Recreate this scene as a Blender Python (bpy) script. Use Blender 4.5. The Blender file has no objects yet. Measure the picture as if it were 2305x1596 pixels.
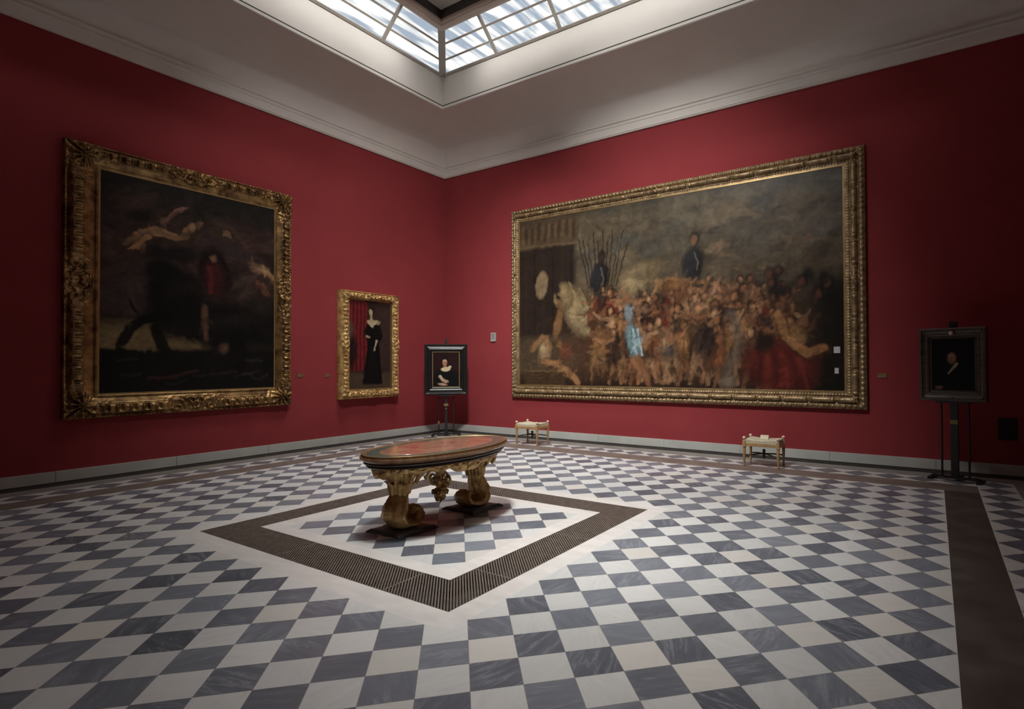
import bpy, bmesh, math, random
import numpy as np
from mathutils import Vector, Matrix

PI = math.pi
random.seed(7)
SC = bpy.context.scene
COL = SC.collection
Q = math.sqrt(.5)

# ------------------------------------------------------------------ room dimensions (metres)
RX, RY = 12.12, 11.85          # room is 0..RX by 0..-RY, far corner at the origin
WALL_H = 6.40
TILE = 0.27
TX0, TY0 = -1.42197, 41.42391  # phase of the diagonal tile grid
LIP = 1.40                     # inset of the skylight opening
ZL, ZW, ZG, ZT = 7.32, 7.40, 8.045, 8.62

# ------------------------------------------------------------------ node helpers
class NT:
    def __init__(self, name):
        self.m = bpy.data.materials.new(name)
        self.m.use_nodes = True
        self.t = self.m.node_tree
        self.t.nodes.clear()
        self.out = self.n('ShaderNodeOutputMaterial')
    def n(self, kind, **kw):
        nd = self.t.nodes.new(kind)
        for k, v in kw.items():
            setattr(nd, k, v)
        return nd
    def l(self, a, b):
        self.t.links.new(a, b)
    def put(self, sock, v):
        if isinstance(v, bpy.types.NodeSocket):
            self.l(v, sock)
        else:
            sock.default_value = v
    def math(self, op, a, b=None, c=None, clamp=False):
        nd = self.n('ShaderNodeMath', operation=op, use_clamp=clamp)
        self.put(nd.inputs[0], a)
        if b is not None: self.put(nd.inputs[1], b)
        if c is not None: self.put(nd.inputs[2], c)
        return nd.outputs[0]
    def mix(self, f, a, b, blend='MIX'):
        nd = self.n('ShaderNodeMix', data_type='RGBA', blend_type=blend)
        self.put(nd.inputs[0], f); self.put(nd.inputs[6], a); self.put(nd.inputs[7], b)
        return nd.outputs[2]
    def ramp(self, f, stops):
        nd = self.n('ShaderNodeValToRGB')
        e = nd.color_ramp.elements
        while len(e) < len(stops): e.new(.5)
        for i, (p, c) in enumerate(stops):
            e[i].position = p
            e[i].color = c if len(c) == 4 else (*c, 1)
        self.put(nd.inputs[0], f)
        return nd.outputs[0]
    def coord(self):
        return self.n('ShaderNodeTexCoord').outputs['Object']
    def sep(self, v):
        nd = self.n('ShaderNodeSeparateXYZ'); self.put(nd.inputs[0], v); return nd.outputs
    def comb(self, x, y, z):
        nd = self.n('ShaderNodeCombineXYZ')
        for i, v in enumerate((x, y, z)): self.put(nd.inputs[i], v)
        return nd.outputs[0]
    def vmath(self, op, a, b=None):
        nd = self.n('ShaderNodeVectorMath', operation=op)
        self.put(nd.inputs[0], a)
        if b is not None: self.put(nd.inputs[1], b)
        return nd.outputs[0]
    def scale(self, v, s):
        nd = self.n('ShaderNodeVectorMath', operation='MULTIPLY')
        self.put(nd.inputs[0], v); nd.inputs[1].default_value = s
        return nd.outputs[0]
    def noise(self, v, scale=5, detail=4, rough=.55, dist=0):
        nd = self.n('ShaderNodeTexNoise')
        self.put(nd.inputs['Vector'], v)
        nd.inputs['Scale'].default_value = scale
        nd.inputs['Detail'].default_value = detail
        nd.inputs['Roughness'].default_value = rough
        nd.inputs['Distortion'].default_value = dist
        return nd.outputs[0]
    def white(self, v):
        nd = self.n('ShaderNodeTexWhiteNoise'); self.put(nd.inputs['Vector'], v); return nd.outputs
    def bump(self, h, strength=.3, dist=.01):
        nd = self.n('ShaderNodeBump')
        nd.inputs['Strength'].default_value = strength
        nd.inputs['Distance'].default_value = dist
        self.put(nd.inputs['Height'], h)
        return nd.outputs[0]
    def pbr(self, col, rough=.5, metal=0., normal=None, spec=.5, coat=0.):
        p = self.n('ShaderNodeBsdfPrincipled')
        self.put(p.inputs['Base Color'], col if not isinstance(col, tuple) or len(col) == 4 else (*col, 1))
        self.put(p.inputs['Roughness'], rough)
        self.put(p.inputs['Metallic'], metal)
        p.inputs['Specular IOR Level'].default_value = spec
        if coat:
            p.inputs['Coat Weight'].default_value = coat
            p.inputs['Coat Roughness'].default_value = .15
        if normal is not None: self.l(normal, p.inputs['Normal'])
        self.l(p.outputs[0], self.out.inputs[0])
        return self.m

def mottled(name, a, b, scale=6, rough=.6, metal=0., bump=0., spec=.5, detail=4, coat=0., stretch=(1, 1, 1)):
    t = NT(name)
    v = t.scale(t.coord(), stretch)
    f = t.noise(v, scale, detail)
    c = t.ramp(f, [(.3, a), (.7, b)])
    nrm = t.bump(t.noise(v, scale * 4, 3), bump, .01) if bump else None
    return t.pbr(c, rough, metal, nrm, spec, coat)

def marble_tint(t, v, rnd, base_lo, base_hi, vein, vein_amt, cell_rnd):
    """one marble: tone picked per tile, cloudy body, streaky veins turned per tile"""
    off = t.vmath('ADD', v, t.scale(rnd, (37., 53., 11.)))
    rot = t.n('ShaderNodeVectorRotate', rotation_type='Z_AXIS')
    t.put(rot.inputs['Vector'], off)
    t.put(rot.inputs['Angle'], t.math('MULTIPLY', cell_rnd, 6.28))
    st = t.scale(rot.outputs[0], (.75, 4.6, 1.))
    n1 = t.noise(st, 3.6, 7, .62, .25)
    streak = t.math('SUBTRACT', 1., t.math('MULTIPLY', t.math('ABSOLUTE', t.math('SUBTRACT', n1, .56)), 11.), clamp=True)
    streak = t.math('POWER', streak, 3.)
    cloud = t.noise(st, 5.5, 6, .68, .2)
    body = t.mix(t.math('ADD', t.math('MULTIPLY', cell_rnd, .62), t.math('MULTIPLY', t.math('SUBTRACT', cloud, .22), .75), clamp=True), base_lo, base_hi)
    patch = t.noise(off, 2.2, 2)
    amt = t.math('MULTIPLY', t.math('MULTIPLY', streak, vein_amt), t.math('MULTIPLY', t.math('SUBTRACT', patch, .36), 4.5, clamp=True))
    return t.mix(amt, body, vein)

def mat_checker():
    t = NT('marble_checker')
    p = t.coord()
    s = t.sep(p)
    u = t.math('ADD', t.math('MULTIPLY', t.math('ADD', s[0], s[1]), Q / TILE), TX0)
    w = t.math('ADD', t.math('MULTIPLY', t.math('SUBTRACT', s[1], s[0]), Q / TILE), TY0)
    fu, fw = t.math('FLOOR', u), t.math('FLOOR', w)
    par = t.math('FLOORED_MODULO', t.math('ADD', fu, fw), 2.)      # 0 = dark tile
    wn = t.white(t.comb(fu, fw, 3.))
    r1, rc = wn[0], wn[1]
    wn2 = t.white(t.comb(fw, fu, 9.))
    dark = marble_tint(t, p, rc, (.062, .073, .095, 1), (.235, .26, .30, 1), (.42, .45, .49, 1), .42, r1)
    lite = marble_tint(t, p, rc, (.53, .545, .54, 1), (.70, .705, .69, 1), (.40, .40, .39, 1), .26, r1)
    # a few tiles have a warmer, stained stone
    warm = t.math('GREATER_THAN', wn2[0], .82)
    lite = t.mix(t.math('MULTIPLY', warm, .35), lite, (.62, .57, .49, 1))
    col = t.mix(par, dark, lite)
    # joints
    du = t.math('ABSOLUTE', t.math('SUBTRACT', t.math('FRACT', u), .5))
    dw = t.math('ABSOLUTE', t.math('SUBTRACT', t.math('FRACT', w), .5))
    joint = t.math('GREATER_THAN', t.math('MAXIMUM', du, dw), .4925)
    col = t.mix(t.math('MULTIPLY', joint, .6), col, (.20, .19, .17, 1))
    rough = t.math('ADD', .285, t.math('MULTIPLY', t.noise(p, 3., 4), .07))
    return t.pbr(col, rough, 0, None, .5)

def mat_diamonds(P, x0):
    t = NT('marble_diamond_band')
    s = t.sep(t.coord())
    ax = t.math('ABSOLUTE', t.math('SUBTRACT', t.math('FRACT', t.math('DIVIDE', t.math('SUBTRACT', s[0], x0), P)), .5))
    ay = t.math('ABSOLUTE', t.math('SUBTRACT', t.math('FRACT', t.math('DIVIDE', t.math('SUBTRACT', t.math('MULTIPLY', s[1], -1.), x0), P)), .5))
    d = t.math('LESS_THAN', t.math('ADD', ax, ay), .5)
    n = t.noise(t.coord(), 7, 4)
    dark = t.ramp(n, [(.3, (.09, .09, .11)), (.7, (.19, .20, .22))])
    lite = t.ramp(n, [(.3, (.50, .49, .47)), (.7, (.62, .61, .58))])
    return t.pbr(t.mix(d, lite, dark), .32)

M = {}
M['checker'] = mat_checker()
M['white_marble'] = mottled('white_marble', (.62, .605, .58), (.74, .715, .685), 3.5, .3, stretch=(1, 2.4, 1))
M['brown_marble'] = mottled('brown_marble', (.13, .112, .094), (.20, .175, .148), 3, .31)
M['dark_strip'] = mottled('dark_brown_marble', (.060, .050, .044), (.105, .092, .08), 3, .3)
M['grey_marble'] = mottled('grey_marble', (.16, .148, .135), (.25, .235, .215), 4, .33)
M['black_marble'] = mottled('black_marble', (.018, .016, .014), (.035, .031, .028), 5, .6, spec=.2)
M['stone_base'] = mottled('stone_baseboard', (.43, .445, .41), (.52, .53, .49), 2.2, .55)
M['plinth'] = mottled('dark_plinth', (.04, .036, .032), (.075, .065, .058), 4, .45)
M['red'] = mottled('red_fabric_wall', (.255, .0375, .042), (.280, .042, .047), 1.3, .93, bump=.04, spec=.15)
M['plaster'] = mottled('white_plaster', (.69, .655, .605), (.73, .695, .645), 1.6, .9, spec=.2)
M['bar'] = mottled('skylight_metal', (.42, .38, .33), (.50, .45, .40), 3, .5)
M['soffit'] = mottled('brown_soffit', (.46, .37, .31), (.52, .42, .36), 3, .7)
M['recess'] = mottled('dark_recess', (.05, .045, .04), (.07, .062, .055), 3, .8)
M['panel'] = mottled('grey_panel', (.62, .60, .55), (.68, .66, .60), 2, .8)
M['grey_blind'] = mottled('grey_blind_cloth', (.20, .195, .185), (.24, .235, .225), 4, .9)
M['bolt'] = mottled('pale_bolt', (.6, .56, .52), (.7, .66, .62), 5, .5)
M['pit'] = mottled('duct_dark', (.012, .011, .010), (.02, .018, .016), 3, .9)
M['iron'] = mottled('grate_bronze', (.105, .082, .066), (.165, .132, .108), 14, .55, .1)
M['gilt'] = mottled('carved_gilt', (.27, .125, .042), (.70, .48, .19), 10, .38, .4, bump=.3)
M['gilt_dark'] = mottled('aged_gilt', (.075, .036, .016), (.40, .245, .095), 7, .36, .75, bump=.2)
M['gilt_pale'] = mottled('pale_gilt', (.15, .092, .042), (.42, .305, .165), 11, .44, .55, bump=.25)
M['gilt_plain'] = mottled('smooth_gilt', (.30, .20, .08), (.44, .30, .125), 3, .38, .7)
M['black_frame'] = mottled('ebonised_wood', (.008, .008, .008), (.018, .017, .016), 4, .28, spec=.6, stretch=(1, 1, 5))
M['brown_frame'] = mottled('dark_walnut', (.030, .020, .014), (.085, .058, .040), 6, .42, stretch=(1, 1, 4))
M['black_iron'] = mottled('black_easel_metal', (.008, .008, .008), (.015, .014, .013), 8, .45)
M['rim'] = mottled('walnut_rim', (.16, .075, .035), (.30, .165, .08), 4, .3, .25, stretch=(1, 6, 1), coat=.3)
M['dark_wood'] = mottled('dark_moulding', (.022, .014, .010), (.05, .032, .022), 4, .35)
M['base_stone'] = mottled('black_green_marble', (.085, .098, .092), (.19, .21, .20), 7, .5, spec=.3)
M['honey'] = mottled('honey_wood', (.30, .165, .062), (.46, .28, .12), 9, .42, coat=.2)
M['brown_wood'] = mottled('dark_stretcher_wood', (.035, .018, .010), (.075, .038, .022), 8, .45)
M['ivory'] = mottled('ivory_knob', (.62, .44, .34), (.74, .56, .44), 8, .35)
M['cushion'] = mottled('cream_cloth', (.40, .35, .24), (.60, .54, .41), 26, .9, bump=.2, spec=.2)
M['paper'] = mottled('paper_card', (.60, .52, .36), (.68, .60, .44), 6, .8)
M['tag'] = mottled('pale_tag', (.40, .40, .40), (.48, .48, .48), 9, .8)
M['brass'] = mottled('dull_brass', (.20, .13, .055), (.28, .19, .085), 8, .5, .5)
M['greybox'] = mottled('grey_plastic', (.34, .34, .32), (.40, .40, .38), 6, .6)
M['greyface'] = mottled('dark_grey_face', (.20, .20, .20), (.25, .25, .25), 6, .5)
P_D = (11.04 - .65) / 25.
M['diamond'] = mat_diamonds(P_D, .65)

def mat_inlay(name, cols, scale):
    t = NT(name)
    v = t.coord()
    n = t.noise(v, scale, 6, .65, .7)
    n2 = t.noise(t.vmath('ADD', v, (3., 7., 1.)), scale * 2.6, 4, .6, .4)
    c = t.ramp(n, [(.28, cols[0]), (.45, cols[1]), (.58, cols[2]), (.72, cols[3])])
    c = t.mix(t.math('MULTIPLY', t.math('GREATER_THAN', n2, .60), .55), c, (*cols[4], 1))
    return t.pbr(c, .16, 0, None, .5, .4)
M['inlay_red'] = mat_inlay('inlaid_red_stone', [(.20, .055, .04), (.34, .12, .085), (.40, .22, .13), (.30, .09, .07), (.36, .27, .15)], 8)
M['inlay_green'] = mat_inlay('inlaid_green_stone', [(.05, .075, .06), (.085, .12, .095), (.12, .13, .10), (.07, .09, .075), (.20, .18, .12)], 11)

def mat_glass():
    t = NT('skylight_glass')
    tr = t.n('ShaderNodeBsdfTransparent'); tr.inputs[0].default_value = (.97, .98, .98, 1)
    gl = t.n('ShaderNodeBsdfGlossy'); gl.inputs['Roughness'].default_value = .05
    mx = t.n('ShaderNodeMixShader'); mx.inputs[0].default_value = .04
    t.l(tr.outputs[0], mx.inputs[1]); t.l(gl.outputs[0], mx.inputs[2]); t.l(mx.outputs[0], t.out.inputs[0])
    return t.m
M['glass'] = mat_glass()

def mat_canvas(name, rough=.42):
    t = NT(name)
    a = t.n('ShaderNodeAttribute'); a.attribute_name = 'paint'
    return t.pbr(a.outputs['Color'], rough, 0, t.bump(t.noise(t.coord(), 60, 3), .10, .004), .18)
M['canvas'] = mat_canvas('oil_paint')

# ------------------------------------------------------------------ mesh helpers
class MB:
    def __init__(self):
        self.v = []; self.f = []; self.mi = []
    def add(self, vs, fs, mi=0):
        o = len(self.v)
        self.v.extend([tuple(x) for x in vs])
        self.f.extend([tuple(i + o for i in f) for f in fs])
        self.mi.extend([mi] * len(fs))
        return self
    def box(self, lo, hi, mi=0):
        x0, y0, z0 = lo; x1, y1, z1 = hi
        vs = [(x0, y0, z0), (x1, y0, z0), (x1, y1, z0), (x0, y1, z0), (x0, y0, z1), (x1, y0, z1), (x1, y1, z1), (x0, y1, z1)]
        return self.add(vs, [(0, 3, 2, 1), (4, 5, 6, 7), (0, 1, 5, 4), (1, 2, 6, 5), (2, 3, 7, 6), (3, 0, 4, 7)], mi)
    def bar(self, a, b, w, h, up=(0, 0, 1)):
        a, b = Vector(a), Vector(b)
        d = (b - a).normalized(); up = Vector(up)
        s = d.cross(up)
        if s.length < 1e-4: s = d.cross(Vector((1, 0, 0)))
        s.normalize(); n = s.cross(d)
        vs = []
        for p in (a, b):
            for i, j in ((-1, -1), (1, -1), (1, 1), (-1, 1)):
                vs.append(p + s * (i * w / 2) + n * (j * h / 2))
        return self.add(vs, [(0, 1, 2, 3), (7, 6, 5, 4), (0, 4, 5, 1), (1, 5, 6, 2), (2, 6, 7, 3), (3, 7, 4, 0)])
    def tube(self, pts, rad, seg=10, close=False):
        """round tube along points, radius per point"""
        pts = [Vector(p) for p in pts]
        if not hasattr(rad, '__len__'): rad = [rad] * len(pts)
        rings = []
        nrm = None
        for i, p in enumerate(pts):
            d = (pts[min(i + 1, len(pts) - 1)] - pts[max(i - 1, 0)]).normalized()
            if nrm is None:
                nrm = d.orthogonal().normalized()
            nrm = (nrm - d * nrm.dot(d)).normalized()
            bn = d.cross(nrm)
            rings.append([p + (nrm * math.cos(2 * PI * k / seg) + bn * math.sin(2 * PI * k / seg)) * rad[i] for k in range(seg)])
        vs = [x for r in rings for x in r]
        fs = []
        for i in range(len(rings) - 1):
            for k in range(seg):
                a, b = i * seg + k, i * seg + (k + 1) % seg
                fs.append((a, b, b + seg, a + seg))
        fs.append(tuple(range(seg - 1, -1, -1)))
        fs.append(tuple((len(rings) - 1) * seg + k for k in range(seg)))
        return self.add(vs, fs)
    def lathe(self, prof, c=(0, 0, 0), seg=24, sx=1, sy=1):
        vs = []; fs = []
        for r, z in prof:
            for k in range(seg):
                a = 2 * PI * k / seg
                vs.append((c[0] + r * sx * math.cos(a), c[1] + r * sy * math.sin(a), c[2] + z))
        n = len(prof)
        for i in range(n - 1):
            for k in range(seg):
                a, b = i * seg + k, i * seg + (k + 1) % seg
                fs.append((a, b, b + seg, a + seg))
        fs.append(tuple(range(seg - 1, -1, -1)))
        fs.append(tuple((n - 1) * seg + k for k in range(seg)))
        return self.add(vs, fs)
    def oval(self, prof, c, seg=96):
        """oval sweep: prof = (semi x, semi y, z)"""
        vs = []; fs = []
        for ax, ay, z in prof:
            for k in range(seg):
                a = 2 * PI * k / seg
                vs.append((c[0] + ax * math.cos(a), c[1] + ay * math.sin(a), c[2] + z))
        n = len(prof)
        for i in range(n - 1):
            for k in range(seg):
                a, b = i * seg + k, i * seg + (k + 1) % seg
                fs.append((a, b, b + seg, a + seg))
        fs.append(tuple(range(seg - 1, -1, -1)))
        fs.append(tuple((n - 1) * seg + k for k in range(seg)))
        return self.add(vs, fs)
    def ball(self, c, r, sx=1, sy=1, sz=1, seg=14, rings=9):
        prof = [(max(1e-4, r * math.sin(PI * i / rings)), -r * sz * math.cos(PI * i / rings)) for i in range(rings + 1)]
        return self.lathe(prof, c, seg, sx, sy)
    def prism(self, poly, z0, z1, mi=0):
        n = len(poly)
        vs = [(x, y, z0) for x, y in poly] + [(x, y, z1) for x, y in poly]
        fs = [tuple(range(n - 1, -1, -1)), tuple(range(n, 2 * n))]
        fs += [(i, (i + 1) % n, n + (i + 1) % n, n + i) for i in range(n)]
        return self.add(vs, fs, mi)
    def ring(self, prof, closed=False, mi=0):
        """sweep a profile (inset, z) round the four sides of the room"""
        vs = []; fs = []
        for i, z in prof:
            vs += [(i, -i, z), (RX - i, -i, z), (RX - i, -(RY - i), z), (i, -(RY - i), z)]
        n = len(prof)
        for j in range(n if closed else n - 1):
            j2 = (j + 1) % n
            for k in range(4):
                k2 = (k + 1) % 4
                fs.append((j * 4 + k, j * 4 + k2, j2 * 4 + k2, j2 * 4 + k))
        return self.add(vs, fs, mi)
    def grid(self, P):
        """P: array (n, m, 3)"""
        n, m = P.shape[:2]
        o = len(self.v)
        self.v.extend(map(tuple, P.reshape(-1, 3).tolist()))
        idx = np.arange(n * m).reshape(n, m) + o
        f = np.stack([idx[:-1, :-1], idx[1:, :-1], idx[1:, 1:], idx[:-1, 1:]], -1).reshape(-1, 4)
        self.f.extend(map(tuple, f.tolist())); self.mi.extend([0] * len(f))
        return self
    def build(self, name, mats, parent=None, smooth=False, angle=None, bevel=0, fix=True):
        me = bpy.data.meshes.new(name)
        me.from_pydata(self.v, [], self.f)
        if not isinstance(mats, (list, tuple)): mats = [mats]
        for m in mats: me.materials.append(m)
        if len(mats) > 1: me.polygons.foreach_set('material_index', self.mi)
        if fix and len(self.f) < 20000:
            b = bmesh.new(); b.from_mesh(me)
            bmesh.ops.recalc_face_normals(b, faces=b.faces)
            if bevel:
                eds = [e for e in b.edges if len(e.link_faces) == 2 and e.calc_face_angle(0) > .6]
                bmesh.ops.bevel(b, geom=eds, offset=bevel, segments=2, affect='EDGES', clamp_overlap=True)
            b.to_mesh(me); b.free()
        if smooth:
            me.polygons.foreach_set('use_smooth', [True] * len(me.polygons))
            if angle: me.set_sharp_from_angle(angle=angle)
        me.update()
        o = bpy.data.objects.new(name, me)
        COL.objects.link(o)
        if parent is not None: o.parent = parent
        return o

def tag(o, label, cat, group=None):
    o['label'] = label; o['category'] = cat
    if group: o['group'] = group
    return o
def structure(o, label=None):
    o['kind'] = 'structure'
    if label: o['label'] = label
    return o
def thing(name, label, cat, loc=(0, 0, 0), rz=0, group=None):
    o = bpy.data.objects.new(name, None)
    o.empty_display_size = .1
    COL.objects.link(o)
    o.location = loc; o.rotation_euler = (0, 0, rz)
    return tag(o, label, cat, group)
def copy_tree(o, parent=None):
    c = o.copy(); COL.objects.link(c)
    if parent is not None: c.parent = parent
    for ch in list(o.children): copy_tree(ch, c)
    return c

# ================================================================== the room
def rect(mb, x0, x1, y0, y1, mi, z=0.):
    mb.add([(x0, y0, z), (x1, y0, z), (x1, y1, z), (x0, y1, z)], [(0, 1, 2, 3)], mi)
def frame_rects(mb, o, i, mi):
    """o, i: (x0,x1,y0,y1) outer and inner rectangles"""
    rect(mb, o[0], o[1], o[2], i[2], mi); rect(mb, o[0], o[1], i[3], o[3], mi)
    rect(mb, o[0], i[0], i[2], i[3], mi); rect(mb, i[1], o[1], i[2], i[3], mi)

lv = lambda k: Q * TILE * k
R0 = (0, RX, -RY, 0)
R1 = (.30, RX - .30, -RY + .30, -.30)
R2 = (.65, RX - .66, -RY + .65, -.65)
R3 = (.65 + P_D, 11.04, -RY + 1.06, -.65 - P_D)
R4 = (lv(7.846), lv(55.846), -RY + 1.5, lv(-8.0))
RB = (lv(21.846), lv(41.846), lv(-40.0), lv(-22.0))       # white border round the grate
GO = (4.33, 7.80, -7.43, -4.38)
GI = (4.70, 7.40, -7.03, -4.76)
RC = (lv(25.846), lv(37.846), lv(-36.0), lv(-26.0))       # inner checker
mb = MB()
frame_rects(mb, R0, R1, 3)
frame_rects(mb, R1, R2, 2)
frame_rects(mb, R2, R3, 4)
frame_rects(mb, R3, (R4[0], R3[1], R4[2], R4[3]), 1)
rect(mb, R4[1], R3[1], R4[2], R4[3], 7)
frame_rects(mb, R4, RB, 0)
frame_rects(mb, RB, GO, 5)
frame_rects(mb, GI, RC, 5)
rect(mb, *RC, 0)
# duct walls and bottom under the grate
for (a, b) in ((GO, 1), (GI, -1)):
    x0, x1, y0, y1 = a
    for p, q in (((x0, y0), (x1, y0)), ((x1, y0), (x1, y1)), ((x1, y1), (x0, y1)), ((x0, y1), (x0, y0))):
        mb.add([(*p, 0), (*q, 0), (*q, -.14), (*p, -.14)], [(0, 1, 2, 3)], 6)
rect(mb, *GO, 6, -.14)
structure(mb.build('floor', [M['checker'], M['brown_marble'], M['grey_marble'], M['black_marble'], M['diamond'], M['white_marble'], M['pit'], M['dark_strip']], fix=False))

# walls are slabs outside the room so that nothing shows behind them
for nm, lo, hi in (('wall_left', (-.25, -RY, 0), (0, 0, WALL_H + .02)), ('wall_right', (-.25, 0, 0), (RX + .25, .25, WALL_H + .02)),
                   ('wall_near', (RX, -RY, 0), (RX + .25, 0, WALL_H + .02)), ('wall_behind', (-.25, -RY - .25, 0), (RX + .25, -RY, WALL_H + .02))):
    structure(MB().box(lo, hi).build(nm, M['red']))

def base_run(axis, a, b, off, sgn, name):
    """stone baseboard of separate blocks with fine joints over a dark plinth strip"""
    up, dn = MB(), MB()
    n = max(1, round((b - a) / 1.55))
    for i in range(n):
        s0, s1 = a + (b - a) * i / n + .0015, a + (b - a) * (i + 1) / n - .0015
        if axis == 'x': up.box((s0, min(off, off + sgn * .028), .012), (s1, max(off, off + sgn * .028), .166))
        else: up.box((min(off, off + sgn * .028), s0, .012), (max(off, off + sgn * .028), s1, .166))
    o = structure(up.build(name, M['stone_base'], bevel=.003))
    if axis == 'x': dn.box((a, min(off, off + sgn * .034), 0), (b, max(off, off + sgn * .034), .012))
    else: dn.box((min(off, off + sgn * .034), a, 0), (max(off, off + sgn * .034), b, .012))
    dn.build('dark_plinth', M['plinth'], o)
base_run('y', -RY, 0, 0, 1, 'baseboard_left')
base_run('x', .034, RX - .034, 0, -1, 'baseboard_right')
base_run('y', -RY, 0, RX, -1, 'baseboard_near')
base_run('x', .034, RX - .034, -RY, 1, 'baseboard_behind')

# cornice, cove, lip, skylight well
mb = MB()
mb.ring([(0, 6.395), (.045, 6.395), (.045, 6.41), (.06, 6.42), (.06, 6.56), (.075, 6.572), (.075, 6.592), (.055, 6.604), (.055, 6.628), (.085, 6.645), (.085, 6.67), (.03, 6.69), (-.12, 6.69), (-.12, 6.395)], True)
structure(mb.build('trim_1', M['plaster']), 'white cornice along the tops of the walls')
prof = []
for k in range(17):
    a = (PI / 2) * k / 16
    prof.append((.05 + (LIP - .05) * (1 - math.cos(a)), 6.67 + (ZL - 6.67) * math.sin(a)))
mb = MB().ring(prof)
structure(mb.build('ceiling', M['plaster'], smooth=True, angle=.9), 'coved white ceiling between the cornice and the skylight')
mb = MB()
mb.ring([(LIP - .05, ZL + .02), (LIP - .03, ZL - .012), (LIP + .0, ZL - .018), (LIP + .018, ZL - .006), (LIP + .018, ZL + .042), (LIP - .05, ZL + .042)], True)
lip = structure(mb.build('trim_2', M['plaster']), 'pale moulding round the foot of the skylight well')
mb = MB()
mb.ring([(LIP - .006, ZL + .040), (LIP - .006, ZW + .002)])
mb.build('dark_shadow_bead', M['recess'], lip)  # dark strip coloured as the shade in the gap below the well
mb = MB()
mb.ring([(LIP - .05, ZL + .04), (LIP - .05, ZW), (LIP - .004, ZW), (LIP - .004, ZG)])
structure(mb.build('wall_well', M['plaster']), 'white upright walls of the skylight well')

# skylight: four glazed slopes, each a window with bars and panes, round a dark coffer
IN_T = 2.00
dz = ZT - ZG; di = IN_T - LIP
def slope_pt(side, s, f):
    """point on the glazing of a side: s along the wall, f up the slope"""
    i = LIP + di * f; z = ZG + dz * f
    return {'right': (s, -i, z), 'left': (i, -s, z), 'near': (RX - i, -s, z), 'behind': (s, -(RY - i), z)}[side]
NRM = {'right': (0, dz, di), 'left': (-dz, 0, di), 'near': (dz, 0, di), 'behind': (0, -dz, di)}
for k, side in enumerate(('left', 'right', 'near', 'behind')):
    L = RX if side in ('right', 'behind') else RY
    w = structure(thing('window_%d' % (k + 1), 'sloping glazed side of the skylight', 'window'))
    del w['category']
    g = MB()
    g.add([slope_pt(side, LIP, 0), slope_pt(side, L - LIP, 0), slope_pt(side, L - IN_T, 1), slope_pt(side, IN_T, 1)], [(0, 1, 2, 3)])
    g.build('glass_panes', M['glass'], w)
    if side in ('near', 'behind'):
        # unseen sheets added over these two slopes to hold back sky light
        bl = MB()
        o3 = Vector(NRM[side]).normalized() * .05
        q4 = [Vector(p) + o3 for p in (slope_pt(side, LIP, 0), slope_pt(side, L - LIP, 0), slope_pt(side, L - IN_T, 1), slope_pt(side, IN_T, 1))]
        bl.add(q4, [(0, 1, 2, 3)])
        bl.build('blind', M['grey_blind'], w)
    b = MB()
    up = NRM[side]
    b.bar(slope_pt(side, LIP, .02), slope_pt(side, L - LIP, .02), .05, .05, up)
    for f in (1 / 3., 2 / 3.):
        i = LIP + di * f
        b.bar(slope_pt(side, i, f), slope_pt(side, L - i, f), .036, .04, up)
    for q in range(1, 6):
        s = LIP + 1.592 * q
        if s < L - IN_T: b.bar(slope_pt(side, s, 0), slope_pt(side, s, 1), .055, .055, up)
    b.build('glazing_bars', M['bar'], w)
mb = MB()
for x, y, sx, sy in ((LIP, -LIP, 1, -1), (RX - LIP, -LIP, -1, -1), (LIP, -(RY - LIP), 1, 1), (RX - LIP, -(RY - LIP), -1, 1)):
    mb.bar((x, y, ZG - .01), (x + sx * di, y + sy * di, ZT), .145, .08)
hip = structure(mb.build('trim_3', M['bar']), 'hip bars at the corners of the skylight')
bo = MB()
bo.ball((LIP + .02, -LIP - .02, ZG - .055), .032)
bo.build('bolt', M['bolt'], hip, smooth=True)
mb = MB()
mb.ring([(IN_T - .03, ZT + .03), (IN_T - .03, ZT - .05), (IN_T + .05, ZT - .065), (IN_T + .125, ZT - .065), (IN_T + .13, ZT - .045), (IN_T + .165, ZT - .045), (IN_T + .185, ZT - .02), (IN_T + .185, ZT + .03)], True)
structure(mb.build('trim_4', M['soffit']), 'brown frame round the central coffer of the skylight')
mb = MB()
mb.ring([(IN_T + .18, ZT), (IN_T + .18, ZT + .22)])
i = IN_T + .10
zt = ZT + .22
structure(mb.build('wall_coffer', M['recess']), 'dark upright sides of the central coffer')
mb = MB().box((i, -(RY - i), zt), (RX - i, -i, zt + .1))
structure(mb.build('ceiling_coffer', M['panel']), 'grey flat panel closing the central coffer')

# ================================================================== floor grate
gr = thing('floor_grate', 'brown metal ventilation grate set as a rectangular band in the floor round the table', 'grate', (0, 0, 0))
panels = []
x0, x1, y0, y1 = GO; u0, u1, w0, w1 = GI
bxs = [x0, 5.69, 7.115]
panels.append([(7.115, x1, y0, w0), (u1, x1, w0, -6.757)])              # near corner
panels.append([(5.69, 7.115, y0, w0)])
panels.append([(x0, 5.69, y0, w0), (x0, u0, w0, -6.757)])
panels.append([(u1, x1, -6.757, -5.634)])
panels.append([(u1, x1, -5.634, w1), (7.115, x1, w1, y1)])
panels.append([(5.69, 7.115, w1, y1)])
panels.append([(x0, 5.69, w1, y1), (x0, u0, -5.634, w1)])
panels.append([(x0, u0, -6.757, -5.634)])
def clip(px, py, dx, dy, r):
    t0, t1 = -1e9, 1e9
    for p, d, a, b in ((px, dx, r[0], r[1]), (py, dy, r[2], r[3])):
        ta, tb = (a - p) / d, (b - p) / d
        if ta > tb: ta, tb = tb, ta
        t0, t1 = max(t0, ta), min(t1, tb)
    return (t0, t1) if t1 - t0 > .004 else None
SP = .0212
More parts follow.
